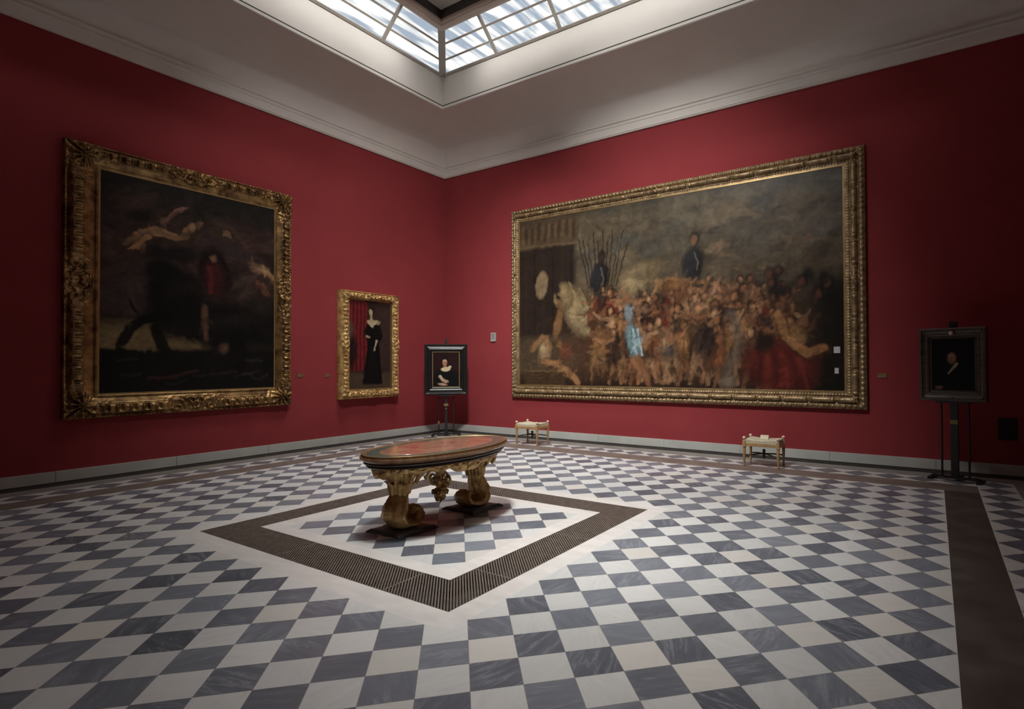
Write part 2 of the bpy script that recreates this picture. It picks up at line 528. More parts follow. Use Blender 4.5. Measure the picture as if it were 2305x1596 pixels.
for rs in panels:
    mbp = MB()
    for r in rs:
        c0 = min(r[0] + r[2], r[1] + r[3]); c1 = max(r[0] + r[2], r[1] + r[3])
        k = math.ceil(c0 * Q / SP)
        while k * SP < c1 * Q:
            c = k * SP           # x+y = c/Q
            cpt = clip(c * Q, c * Q, -Q, Q, r)
            if cpt:
                a = (c * Q - Q * cpt[0], c * Q + Q * cpt[0], -.0125); b = (c * Q - Q * cpt[1], c * Q + Q * cpt[1], -.0125)
                mbp.bar(a, b, .0128, .021)
            k += 1
        X0, X1, Y0, Y1 = r
        e = .008
        # rim strips on panel edges that are not shared inside an L-shaped panel
        def shared(side):
            for r2 in rs:
                if r2 is r: continue
                if side == 'b' and abs(r2[3] - Y0) < 1e-6 or side == 't' and abs(r2[2] - Y1) < 1e-6: return True
            return False
        mbp.box((X0, Y0, -.03), (X0 + e, Y1, -.0012)); mbp.box((X1 - e, Y0, -.03), (X1, Y1, -.0012))
        if not shared('b'): mbp.box((X0, Y0, -.03), (X1, Y0 + e, -.0012))
        if not shared('t'): mbp.box((X0, Y1 - e, -.03), (X1, Y1, -.0012))
    mbp.build('grate_panel', M['iron'], gr, fix=False)

# ================================================================== oil paint
def vnoise(x, y, seed):
    rs = np.random.RandomState(seed)
    g = rs.rand(64, 64)
    xi = np.floor(x).astype(int); yi = np.floor(y).astype(int)
    fx = x - xi; fy = y - yi
    fx = fx * fx * (3 - 2 * fx); fy = fy * fy * (3 - 2 * fy)
    a = g[xi % 64, yi % 64]; b = g[(xi + 1) % 64, yi % 64]; c = g[xi % 64, (yi + 1) % 64]; d = g[(xi + 1) % 64, (yi + 1) % 64]
    return (a * (1 - fx) + b * fx) * (1 - fy) + (c * (1 - fx) + d * fx) * fy
def fbm(x, y, seed, o=4):
    s = 0; a = .5
    for k in range(o):
        s = s + a * (vnoise(x * 2 ** k, y * 2 ** k, seed + k) - .5); a *= .55
    return s
def lin(c):
    c = np.asarray(c, float) / 255.
    return np.where(c <= .04045, c / 12.92, ((c + .055) / 1.055) ** 2.4)
class Paint:
    """an invented picture laid down in brush strokes; colours are pigment (sRGB 0-255)"""
    def __init__(self, W, H, n, base, seed):
        self.W, self.H = W, H
        self.nx, self.ny = n, max(8, int(n * H / W))
        self.x, self.y = np.meshgrid(np.linspace(0, 1, self.nx), np.linspace(0, 1, self.ny), indexing='ij')
        self.r = W / H
        X, Y = self.x * self.r, self.y
        self.wx = self.x + (.014 * fbm(X * 7, Y * 7, seed) + .016 * fbm(X * 34, Y * 34, seed + 9)) / self.r
        self.wy = self.y + .014 * fbm(X * 7, Y * 7, seed + 20) + .016 * fbm(X * 34, Y * 34, seed + 31)
        self.c = np.ones((self.nx, self.ny, 3)) * lin(base)
        self.seed = seed
        self.rs = np.random.RandomState(seed)
        self.gain = 1.
    def win(self, x0, x1, y0, y1):
        a = max(0, int((x0 - .02) * self.nx)); b = min(self.nx, int((x1 + .02) * self.nx) + 2)
        c = max(0, int((y0 - .02) * self.ny)); d = min(self.ny, int((y1 + .02) * self.ny) + 2)
        return slice(a, max(a, b)), slice(c, max(c, d))
    def lay(self, m, col, a, w=(slice(None), slice(None))):
        m = (np.clip(m, 0, 1) * a)[..., None]
        self.c[w] = self.c[w] * (1 - m) + lin(col) * m
    def wash(self, f, col, a=1.):
        self.lay(f(self.wx, self.wy), col, a)
    def blob(self, cx, cy, rx, ry, col, a=.9, ang=0., soft=.3):
        R = max(rx, ry) * (1 + soft)
        w = self.win(cx - R / self.r, cx + R / self.r, cy - R, cy + R)
        dx = (self.wx[w] - cx) * self.r; dy = self.wy[w] - cy
        if dx.size == 0: return
        c, s = math.cos(ang), math.sin(ang)
        u = (dx * c + dy * s) / rx; v = (-dx * s + dy * c) / ry
        d = np.sqrt(u * u + v * v)
        self.lay((1 + soft - d) / (2 * soft), col, a, w)
    def stroke(self, pts, w, col, a=.9, soft=.35, w2=None):
        R = max(w, w2 or 0) * (1 + soft)
        xs = [p[0] for p in pts]; ys = [p[1] for p in pts]
        sl = self.win(min(xs) - R / self.r, max(xs) + R / self.r, min(ys) - R, max(ys) + R)
        px, py = self.wx[sl] * self.r, self.wy[sl]
        if px.size == 0: return
        best = None
        n = len(pts) - 1
        for i in range(n):
            ax, ay = pts[i][0] * self.r, pts[i][1]; bx, by = pts[i + 1][0] * self.r, pts[i + 1][1]
            L = (bx - ax) ** 2 + (by - ay) ** 2 + 1e-9
            t = np.clip(((px - ax) * (bx - ax) + (py - ay) * (by - ay)) / L, 0, 1)
            ww = w if w2 is None else w + (w2 - w) * (i + t) / n
            d = np.hypot(px - ax - t * (bx - ax), py - ay - t * (by - ay)) / ww
            best = d if best is None else np.minimum(best, d)
        self.lay((1 + soft - best) / (2 * soft), col, a, sl)
    def dabs(self, n, size, x0=0., x1=1., y0=0., y1=1., amp=.5, flow=None, a=.55):
        """broken touches that pick up and vary the colour beneath them"""
        rs = self.rs
        for k in range(n):
            x, y = x0 + (x1 - x0) * rs.rand(), y0 + (y1 - y0) * rs.rand()
            c = self.c[min(self.nx - 1, int(x * self.nx)), min(self.ny - 1, int(y * self.ny))]
            f = 1 + amp * (rs.rand() * 2 - .85)
            g = (np.where(c * f <= .0031308, c * f * 12.92, 1.055 * np.maximum(c * f, 1e-6) ** (1 / 2.4) - .055)) * 255
            ang = (flow if flow is not None else 0) + rs.randn() * .8
            L = size * (.7 + rs.rand() * 1.6)
            dx, dy = math.cos(ang) * L / self.r, math.sin(ang) * L
            self.stroke([(x - dx, y - dy), (x + dx * .1, y + dy * .1 + .2 * L * rs.randn() * .5), (x + dx, y + dy)], L * (.16 + .16 * rs.rand()), g, a, .5)
    def brush(self, amp=.35, fine=.25):
        X, Y = self.x * self.r, self.y
        n = 1 + amp * fbm(X * 14 + 3 * fbm(X * 3, Y * 3, 5), Y * 22, self.seed + 50) * 2 + fine * fbm(X * 70, Y * 90, self.seed + 70) * 2
        self.c *= np.clip(n, .3, 1.9)[..., None]
    def mesh(self, name, parent, origin, ax, ay):
        """flat canvas: origin = lower left corner, ax and ay = edge vectors"""
        o, a, b = map(np.array, (origin, ax, ay))
        P = o + self.x[..., None] * a + self.y[..., None] * b
        mb = MB().grid(P)
        ob = mb.build(name, M['canvas'], parent, fix=False, smooth=True)
        at = ob.data.color_attributes.new('paint', 'FLOAT_COLOR', 'POINT')
        rgba = np.ones((self.nx * self.ny, 4), np.float32)
        rgba[:, :3] = np.clip(self.c.reshape(-1, 3) * self.gain, 0.002, .9)
        at.data.foreach_set('color', rgba.ravel())
        return ob

def shade(c, f):
    return [max(0, min(255, v * f)) for v in c]

def figure(p, rs, x, y, h, flesh, cloth, lean=0., bare=False):
    """a loose little invented figure: dark outline, legs, draped body, arms, head"""
    r = p.r
    hx = h / r
    dx = lean * hx
    dk = shade(cloth, .38)
    ls = [(-.11, -.02), (.12, .03)]
    for a, b in ls:
        a += .08 * (rs.rand() - .5)
        p.stroke([(x + a * hx, y), (x + (a * .9 + b) * .5 * hx, y + .22 * h), (x + b * hx, y + .46 * h)], h * .036, dk, .6, .5, h * .062)
        p.stroke([(x + a * hx, y), (x + (a * .9 + b) * .5 * hx, y + .22 * h), (x + b * hx, y + .46 * h)], h * .026, flesh, .85, .4, h * .05)
    body = flesh if bare else cloth
    p.blob(x + dx * .4, y + .56 * h, h * .155, h * .245, dk, .85, -lean, .35)
    p.blob(x + dx * .4, y + .57 * h, h * .125, h * .21, body, .9, -lean, .3)
    p.blob(x + dx * .4 - .035 * hx, y + .63 * h, h * .05, h * .11, shade(body, 1.35), .55, -lean, .5)
    if bare: p.blob(x + dx * .2, y + .42 * h, h * .15, h * .10, cloth, .9, .2, .4)
    for k in range(3):
        q = rs.rand() - .5
        p.stroke([(x + dx * .3 + q * .2 * hx, y + .38 * h), (x + dx * .5 + q * .12 * hx, y + .66 * h)], h * .012, shade(cloth, .5 if k else 1.5), .55, .6)
    sgn = rs.choice([-1, 1])
    e1 = (x + dx + sgn * .20 * hx, y + (.60 + .18 * rs.rand()) * h); e2 = (x + dx + sgn * .34 * hx, y + (.55 + .42 * rs.rand()) * h)
    p.stroke([(x + dx * .7, y + .75 * h), e1, e2], h * .050, dk, .5, .5, h * .03)
    p.stroke([(x + dx * .7, y + .75 * h), e1, e2], h * .040, flesh, .9, .35, h * .022)
    p.blob(x + dx, y + .885 * h, h * .075, h * .095, (34, 24, 18), .9, 0, .3)
    p.blob(x + dx - sgn * .012 * hx, y + .872 * h, h * .050, h * .066, flesh, .95, 0, .35)
    p.blob(x + dx - sgn * .024 * hx, y + .885 * h, h * .024, h * .036, shade(flesh, 1.3), .6, 0, .5)

def ramp01(x, a, b):
    return np.clip((x - a) / (b - a), 0, 1)

def paint_procession(W, H):
    p = Paint(W, H, 600, (76, 63, 48), 11)
    rs = np.random.RandomState(3)
    # cloudy olive-grey sky, paler to the middle
    p.wash(lambda x, y: ramp01(y, .42, .75), (88, 78, 62), 1)
    p.wash(lambda x, y: ramp01(y, .62, .95) * ramp01(x, .35, .95), (78, 76, 71), .9)
    for k in range(70):
        x, y = .26 + .74 * rs.rand(), .50 + .48 * rs.rand()
        c = rs.choice([0, 1, 2, 3])
        p.blob(x, y, .03 + .08 * rs.rand(), .014 + .028 * rs.rand(), [(108, 95, 72), (68, 61, 52), (92, 82, 64), (80, 78, 74)][c], .5, rs.rand() * .9 - .2, .8)
    # loose airborne forms swept along in the cloud
    for k in range(16):
        x, y = .58 + .34 * rs.rand(), .55 + .32 * rs.rand()
        a = rs.rand() * .8
        c = [(112, 94, 68), (78, 66, 50), (124, 106, 80), (66, 54, 44)][k % 4]
        p.stroke([(x, y), (x + .03 * (rs.rand() - .3), y + .05 * (rs.rand() - .3)), (x + .075, y + .05 * (rs.rand() - .5))], .018, shade(c, .7), .6, .6, .010)
        p.stroke([(x, y + .008), (x + .03, y + .03 * (rs.rand() - .2)), (x + .06, y + .05 * (rs.rand() - .4))], .011, c, .75, .5, .006)
        if k % 3 == 0:
            p.blob(x + .012, y + .035, .013, .017, (128, 100, 72), .8, 0, .4)
    p.stroke([(.86, .45), (.93, .58), (.985, .72)], .020, (52, 43, 36), .75, .5)
    p.dabs(700, .030, .2, 1, .5, 1, .45, .35, .4)
    # dark building on one side
    p.wash(lambda x, y: ramp01(-x, -.235, -.215) * ramp01(y, .27, .31) * ramp01(-y, -.84, -.81), (42, 33, 29), .95)
    p.wash(lambda x, y: ramp01(-x, -.245, -.225) * ramp01(y, .81, .84), (78, 63, 47), .85)
    for k in range(6):
        p.stroke([(.03 + .036 * k, .32), (.03 + .036 * k, .78)], .006, (31, 25, 23) if k % 2 else (54, 43, 36), .7, .6)
    for k in range(16):
        x = .015 + .0135 * k
        p.stroke([(x, .85 + .03 * rs.rand()), (x + .003, .93 + .04 * rs.rand())], .008, (56, 43, 34) if k % 2 else (98, 80, 58), .7, .6)
    p.stroke([(.0, .835), (.235, .825)], .006, (104, 86, 60), .6, .5)
    p.blob(.095, .60, .052, .088, (30, 24, 22), .8, -.2, .2)
    p.blob(.095, .60, .046, .080, (128, 110, 84), .92, -.2, .15)
    # warm brown crowd ground
    p.wash(lambda x, y: ramp01(-y, -.50, -.34) * ramp01(x, .14, .26), (70, 48, 35), .9)
    p.wash(lambda x, y: ramp01(-y, -.10, -.02), (44, 33, 26), .9)
    # pale animals massed left of the middle
    for (cx, cy, rx, ry, a, c) in ((.23, .43, .075, .15, .5, (136, 117, 86)), (.31, .36, .135, .080, -.35, (144, 126, 94)), (.19, .53, .038, .07, .4, (128, 108, 78)), (.165, .47, .02, .05, .8, (118, 98, 70)),
                                   (.45, .60, .13, .068, .25, (120, 104, 78)), (.43, .55, .07, .05, -.2, (132, 115, 86)), (.50, .63, .035, .07, -.3, (110, 94, 70))):
        p.blob(cx, cy, rx * 1.1, ry * 1.1, shade(c, .45), .8, a, .25)
        p.blob(cx, cy, rx, ry, c, .92, a, .3)
        p.blob(cx - .01, cy + ry * .3, rx * .5, ry * .4, shade(c, 1.2), .6, a, .6)
    for k in range(5):
        p.stroke([(.20 + .02 * k, .60 - .02 * k), (.235 + .02 * k, .48 - .02 * k), (.27 + .025 * k, .42 - .02 * k)], .007, (96, 78, 54) if k % 2 else (142, 124, 92), .6, .7)
    for x0, x1, y1 in ((.30, .285, .04), (.33, .325, .06), (.37, .395, .03), (.395, .40, .05)):
        p.stroke([(x0, .32), (x0 * .5 + x1 * .5 + .006, .17), (x1, y1)], .022, (84, 60, 40), .85, .4, .013)
        p.stroke([(x0 - .003, .32), (x0 * .5 + x1 * .5 + .003, .17), (x1 - .003, y1)], .012, (124, 92, 60), .8, .4, .007)
    p.blob(.335, .285, .085, .085, (104, 70, 42), .8, .1, .4)
    # spears and a dark banner
    for k in range(11):
        x = .275 + .010 * k
        p.stroke([(x, .56), (x + .008 * (k - 5), .80 + .07 * rs.rand())], .0032, (38, 31, 28), .85, .5)
    for k in range(9):
        p.blob(.37 + .018 * k, .745 + .05 * math.sin(k * .7) + .02 * rs.rand(), .035, .024, (66, 66, 61) if k % 2 else (84, 82, 74), .6, .4, .6)
    # riders and warriors in dark plate above the crowd
    for x, y, sc_ in ((.315, .60, 1.), (.615, .63, .95)):
        p.blob(x, y, .058 * sc_, .098 * sc_, (26, 24, 25), .95, -.2, .2)
        p.blob(x - .008, y + .015, .040 * sc_, .07 * sc_, (44, 43, 45), .85, -.2, .35)
        p.stroke([(x + .004, y + .06), (x + .014, y + .01), (x + .010, y - .03)], .004, (112, 108, 100), .6, .6)
        p.blob(x + .006, y + .125, .026, .034, (34, 27, 24), .95, 0, .25)
        p.blob(x + .004, y + .120, .018, .024, (64, 50, 42) if x < .5 else (118, 90, 66), .9, 0, .35)
        p.stroke([(x, y - .06), (x + .022, y - .16)], .026, (36, 33, 33), .9, .4)
    p.blob(.575, .49, .115, .060, (56, 38, 26), .9, -.25, .25)
    p.blob(.575, .50, .098, .048, (112, 78, 48), .9, -.25, .3)
    p.stroke([(.51, .52), (.54, .565), (.66, .53), (.70, .45), (.76, .44)], .009, (136, 100, 64), .85, .5)
    p.stroke([(.525, .50), (.60, .49), (.66, .45)], .010, (72, 48, 32), .7, .5)
    # the crowd: many invented figures in flesh, ochre, red and brown
    cloths = [(96, 42, 34), (104, 64, 40), (72, 48, 35), (58, 42, 34), (112, 80, 52), (48, 37, 34), (124, 96, 66), (84, 36, 30), (64, 58, 54), (92, 74, 52)]
    fleshes = [(136, 98, 70), (122, 84, 58), (108, 72, 50), (146, 112, 82)]
    for row, (yb, n, hh) in enumerate(((.33, 21, .21), (.23, 19, .26), (.13, 17, .30), (.035, 14, .36))):
        for k in range(n):
            x = (.29 if row < 2 else .36) + (.60 if row < 2 else .50) * (k + .7 * rs.rand()) / n
            figure(p, rs, x, yb + .04 * (rs.rand() - .5) - .22 * max(0, x - .70), hh * (.82 + .36 * rs.rand()), fleshes[rs.randint(4)], cloths[rs.randint(10)], .6 * (rs.rand() - .5), rs.rand() < .3)
        p.dabs(260, .018, .28, .88, yb, yb + .25, .6, 1.2, .5)
    # darks between the groups
    for k in range(40):
        x, y = .36 + .46 * rs.rand(), .06 + .36 * rs.rand()
        p.stroke([(x, y), (x + .01 * (rs.rand() - .5), y + .08 * rs.rand())], .010, (30, 22, 18), .55, .6)
    # a figure in pale blue near the middle
    p.blob(.415, .40, .027, .060, (70, 78, 80), .9, .15, .25)
    p.blob(.413, .405, .020, .048, (122, 130, 130), .9, .15, .4)
    p.blob(.43, .24, .046, .102, (48, 58, 62), .9, .28, .2)
    p.blob(.43, .245, .037, .088, (118, 140, 142), .95, .28, .3)
    for k in range(4):
        p.stroke([(.418 + .008 * k, .31), (.43 + .010 * k, .17)], .005, (172, 188, 188) if k % 2 else (78, 98, 104), .75, .5)
    p.stroke([(.43, .15), (.448, .10), (.445, .03)], .020, (138, 96, 66), .9, .35, .012)
    p.stroke([(.445, .16), (.468, .11), (.475, .04)], .018, (120, 82, 56), .9, .35, .011)
    p.stroke([(.40, .45), (.385, .47), (.37, .45)], .013, (140, 102, 72), .9, .4)
    p.blob(.413, .487, .018, .024, (130, 94, 66), .95, 0, .3)
    # dark foliage side and a red cloak in the lower corner
    p.wash(lambda x, y: ramp01(x, .875, .955) * ramp01(-y, -.60, -.47), (22, 20, 16), .96)
    for k in range(14):
        x, y = .82 + .16 * rs.rand(), .43 + .13 * rs.rand()
        p.blob(x, y, .024, .030, (28, 21, 18), .85, 0, .3)
        if k % 2: p.blob(x - .003, y - .004, .013, .018, (92, 58, 42), .9, 0, .4)
    p.blob(.845, .12, .175, .135, (44, 19, 16), .9, -.35, .2)
    p.blob(.845, .12, .155, .115, (86, 33, 27), .92, -.35, .3)
    for k in range(6):
        p.stroke([(.79 + .02 * k, .20 - .01 * k), (.80 + .02 * k, .10), (.79 + .025 * k, .02)], .010, (112, 46, 36) if k % 2 else (54, 22, 18), .6, .6)
    p.blob(.81, .225, .050, .045, (30, 24, 20), .9, .3, .3)
    p.blob(.885, .25, .048, .055, (56, 40, 26), .85, .6, .25)
    p.blob(.887, .255, .036, .042, (128, 96, 62), .9, .6, .35)
    p.stroke([(.845, .36), (.862, .24), (.91, .16), (.955, .19)], .026, (66, 42, 28), .8, .35)
    p.stroke([(.845, .36), (.862, .245), (.91, .168), (.95, .195)], .018, (142, 102, 66), .92, .3)
    p.blob(.905, .315, .020, .026, (112, 78, 54), .9, 0, .3)
    p.blob(.715, .04, .045, .032, (98, 88, 74), .85, 0, .35)
    p.stroke([(.725, .36), (.745, .22), (.71, .08)], .026, (92, 84, 72), .55, .6)
    # reclining forms low on the left
    p.blob(.105, .19, .052, .078, (56, 42, 30), .85, -.3, .25)
    p.blob(.105, .19, .042, .066, (146, 122, 90), .92, -.3, .35)
    p.blob(.098, .215, .020, .03, (170, 148, 112), .7, -.3, .5)
    p.stroke([(.10, .145), (.16, .125), (.21, .055), (.235, .015)], .026, (60, 40, 28), .85, .3)
    p.stroke([(.10, .148), (.16, .128), (.21, .06), (.235, .02)], .018, (144, 106, 72), .95, .3)
    p.stroke([(.055, .22), (.095, .285), (.128, .225)], .018, (130, 96, 66), .9, .35)
    p.blob(.112, .265, .022, .026, (132, 98, 70), .9, 0, .3)
    p.blob(.158, .36, .034, .10, (58, 42, 30), .8, -.2, .25)
    p.blob(.158, .36, .026, .088, (124, 92, 62), .88, -.2, .35)
    p.blob(.160, .475, .018, .024, (116, 84, 58), .9, 0, .3)
    p.blob(.185, .20, .045, .045, (104, 62, 46), .8, .4, .4)
    p.blob(.165, .24, .018, .022, (124, 88, 62), .9, 0, .3)
    p.wash(lambda x, y: ramp01(-x, -.19, -.18) * ramp01(-y, -.095, -.088) * ramp01(x, .02, .026), (72, 55, 39), .9)
    p.stroke([(.025, .088), (.18, .082)], .005, (110, 88, 60), .7, .4)
    for k in range(4): p.stroke([(.03, .02 + .018 * k), (.175, .018 + .018 * k)], .002, (40, 30, 23), .7, .5)
    p.dabs(900, .014, .03, .97, .02, .55, .55, .9, .45)
    p.wash(lambda x, y: ramp01(y, .96, 1.), (56, 52, 47), .5)
    p.brush(.30, .25)
    p.gain = .92
    return p

def paint_storm(W, H):
    """dark stormy scene: smoky sky with pale drifting forms, one big dark mass above a lit horizon"""
    p = Paint(W, H, 330, (30, 25, 22), 41)
    rs = np.random.RandomState(5)
    p.wash(lambda x, y: ramp01(y, .40, .6) * ramp01(-y, -.92, -.75), (56, 42, 37), .8)
    for k in range(46):
        p.blob(rs.rand(), .35 + .6 * rs.rand(), .04 + .09 * rs.rand(), .014 + .03 * rs.rand(), [(70, 50, 42), (26, 23, 21), (54, 39, 36), (38, 32, 31)][k % 4], .55, .9 * (rs.rand() - .3), .7)
    p.wash(lambda x, y: ramp01(y, .82, .98), (27, 26, 23), .85)
    p.dabs(500, .030, 0, 1, .35, 1, .6, .5, .45)
    # pale drifting forms
    for pts, w, c in (([(.12, .66), (.19, .72), (.27, .765), (.38, .755), (.45, .77)], .026, (138, 106, 76)),
                      ([(.30, .80), (.37, .87), (.43, .90)], .014, (96, 70, 60)),
                      ([(.24, .73), (.19, .69), (.16, .665)], .016, (126, 94, 66)),
                      ([(.62, .80), (.66, .81), (.70, .80)], .014, (128, 102, 76)),
                      ([(.43, .78), (.47, .80), (.51, .83)], .022, (118, 90, 66)),
                      ([(.84, .66), (.90, .65), (.94, .64), (.98, .60)], .022, (128, 100, 74)),
                      ([(.88, .56), (.92, .55), (.95, .52)], .026, (96, 64, 50))):
        p.stroke(pts, w * 1.3, shade(c, .42), .6, .6)
        for q in range(7):
            o1, o2 = (rs.rand() - .5) * w * 1.7, (rs.rand() - .5) * w * 1.7
            a0 = rs.randint(0, max(1, len(pts) - 1))
            seg = [(a + .01 * rs.randn(), b + o1 * (1 - k / len(pts)) + o2 * k / len(pts)) for k, (a, b) in enumerate(pts[a0:a0 + 3])]
            if len(seg) > 1: p.stroke(seg, w * (.22 + .25 * rs.rand()), shade(c, .7 + .6 * rs.rand()), .7, .5)
    p.blob(.475, .815, .026, .028, (40, 29, 24), .9, 0, .3)
    p.blob(.470, .812, .019, .022, (140, 108, 80), .9, 0, .35)
    p.blob(.20, .82, .05, .030, (20, 18, 17), .92, .2, .4)
    p.blob(.36, .66, .11, .036, (22, 19, 18), .92, .1, .4)
    p.blob(.70, .72, .12, .034, (48, 40, 42), .75, -.4, .6)
    p.stroke([(.60, .86), (.70, .84), (.78, .78)], .012, (74, 56, 48), .6, .6)
    # lit horizon
    p.wash(lambda x, y: ramp01(y, .195, .21) * ramp01(-y, -.35, -.31) * ramp01(-x, -.46, -.30), (112, 94, 64), .85)
    p.wash(lambda x, y: ramp01(y, .20, .22) * ramp01(-y, -.28, -.24) * ramp01(-x, -.66, -.45), (106, 90, 62), .75)
    p.wash(lambda x, y: ramp01(-x, -.28, -.2) * ramp01(y, .34, .38) * ramp01(-y, -.58, -.5), (62, 50, 46), .7)
    p.dabs(160, .030, 0, .6, .2, .6, .4, 0., .45)
    # dark ground and great dark masses
    p.wash(lambda x, y: ramp01(-y, -.212, -.197), (15, 14, 13), .97)
    for cx, cy, rx, ry, a in ((.40, .46, .13, .14, .5), (.52, .34, .24, .10, -.1), (.70, .31, .14, .13, .1), (.33, .55, .07, .09, .8), (.60, .60, .075, .12, .1), (.93, .36, .11, .14, 0)):
        p.blob(cx, cy, rx, ry, (16, 15, 14), .95, a, .18)
    for cx, cy in ((.42, .50), (.60, .35), (.74, .36), (.92, .42)):
        p.blob(cx, cy, .06, .03, (34, 31, 28), .5, .3, .8)
    # broken branches and rocks against the lit horizon, a small red-cloaked wanderer between them
    p.stroke([(.32, .36), (.22, .345), (.15, .30), (.12, .25), (.10, .20)], .024, (14, 13, 12), .97, .2, .018)
    p.stroke([(.22, .345), (.17, .38), (.15, .43)], .010, (14, 13, 12), .95, .3, .004)
    p.stroke([(.28, .30), (.31, .22), (.36, .17)], .026, (14, 13, 12), .97, .2, .02)
    p.stroke([(.74, .28), (.76, .20), (.755, .10)], .040, (13, 12, 11), .97, .3, .030)
    p.blob(.60, .57, .050, .085, (58, 26, 27), .85, .1, .35)
    p.stroke([(.575, .62), (.58, .50)], .012, (92, 34, 36), .7, .5)
    p.blob(.60, .675, .024, .030, (26, 19, 17), .9, 0, .3)
    p.blob(.596, .670, .014, .018, (120, 84, 66), .85, 0, .4)
    p.stroke([(.55, .42), (.545, .34), (.555, .26)], .012, (96, 72, 52), .7, .5)
    p.blob(.90, .46, .05, .03, (52, 43, 37), .5, .5, .6)
    for k in range(16):
        x = .05 + .8 * rs.rand(); y = .04 + .14 * rs.rand()
        p.stroke([(x, y), (x + .05, y + .02 * (rs.rand() - .3)), (x + .10, y + .03 * (rs.rand() - .3))], .006, (46, 41, 35) if k % 3 else (24, 22, 20), .5, .6)
    p.stroke([(.25, .07), (.38, .075), (.50, .10)], .007, (66, 38, 35), .6, .6)
    p.blob(.66, .215, .022, .024, (92, 68, 54), .7, 0, .5)
    p.dabs(450, .014, 0, 1, .02, .95, .5, .8, .4)
    p.brush(.28, .25)
    p.gain = 1.15
    return p

def paint_standing(W, H):
    """standing sitter in a long dark dress beside a red hanging"""
    p = Paint(W, H, 150, (48, 36, 32), 61)
    p.wash(lambda x, y: ramp01(x, .5, .75) * ramp01(y, .1, .3), (56, 42, 38), .9)
    p.wash(lambda x, y: ramp01(-x, -.43, -.41) * ramp01(y, .19, .23), (96, 28, 32), .95)
    for k in range(9):
        p.stroke([(.04 + .045 * k, .22), (.06 + .04 * k, .60), (.07 + .042 * k, .97)], .010, (66, 20, 24) if k % 2 else (120, 40, 42), .65, .6)
    p.wash(lambda x, y: ramp01(-y, -.20, -.17), (72, 58, 45), .9)
    p.blob(.04, .43, .085, .20, (22, 21, 21), .9, 0, .25)
    p.blob(.02, .66, .045, .09, (80, 72, 62), .7, 0, .5)
    p.wash(lambda x, y: ramp01(y, .93, 1.), (28, 21, 20), .7)
    # dress: bell skirt, bodice, sleeves
    for k in range(22):
        t = k / 21.
        p.stroke([(.56 - (.21 - .12 * t) , .07 + .50 * t), (.56 + (.19 - .10 * t), .07 + .50 * t)], .018, (13, 13, 13), .97, .4)
    p.blob(.55, .60, .080, .12, (14, 14, 14), .97, 0, .2)
    p.stroke([(.46, .70), (.40, .63), (.44, .58)], .034, (15, 15, 15), .97, .3)
    p.stroke([(.66, .70), (.72, .61), (.66, .55)], .036, (15, 15, 15), .97, .3)
    for k in range(5):
        p.stroke([(.50 + .03 * k, .48), (.44 + .06 * k, .10)], .005, (28, 28, 30), .6, .6)
    # head, collar, hands
    p.blob(.515, .875, .036, .048, (26, 19, 16), .95, 0, .25)
    p.blob(.503, .868, .0235, .036, (182, 158, 124), .97, 0, .25)
    p.blob(.512, .878, .004, .003, (70, 48, 38), .8, 0, .5); p.blob(.494, .878, .004, .003, (70, 48, 38), .8, 0, .5)
    p.blob(.502, .852, .006, .0025, (140, 76, 66), .8, 0, .5)
    p.stroke([(.512, .835), (.520, .79)], .014, (170, 146, 112), .95, .35)
    p.stroke([(.45, .755), (.50, .735), (.54, .715)], .020, (176, 160, 128), .95, .3)
    p.stroke([(.54, .715), (.58, .74), (.64, .765)], .020, (176, 160, 128), .95, .3)
    p.blob(.53, .765, .034, .024, (176, 152, 118), .95, 0, .35)
    p.blob(.535, .695, .006, .008, (16, 14, 14), .9, 0, .4)
    p.blob(.68, .752, .024, .020, (150, 136, 108), .85, .6, .4)
    p.stroke([(.40, .592), (.44, .588)], .012, (156, 142, 112), .9, .4)
    p.blob(.465, .588, .012, .011, (164, 132, 104), .95, 0, .35)
    p.blob(.635, .545, .018, .016, (168, 140, 114), .95, .2, .35)
    p.stroke([(.625, .53), (.60, .48), (.59, .44)], .010, (164, 150, 124), .92, .4)
    p.dabs(200, .012, 0, 1, 0, 1, .4, 1.4, .35)
    p.brush(.2, .15)
    return p

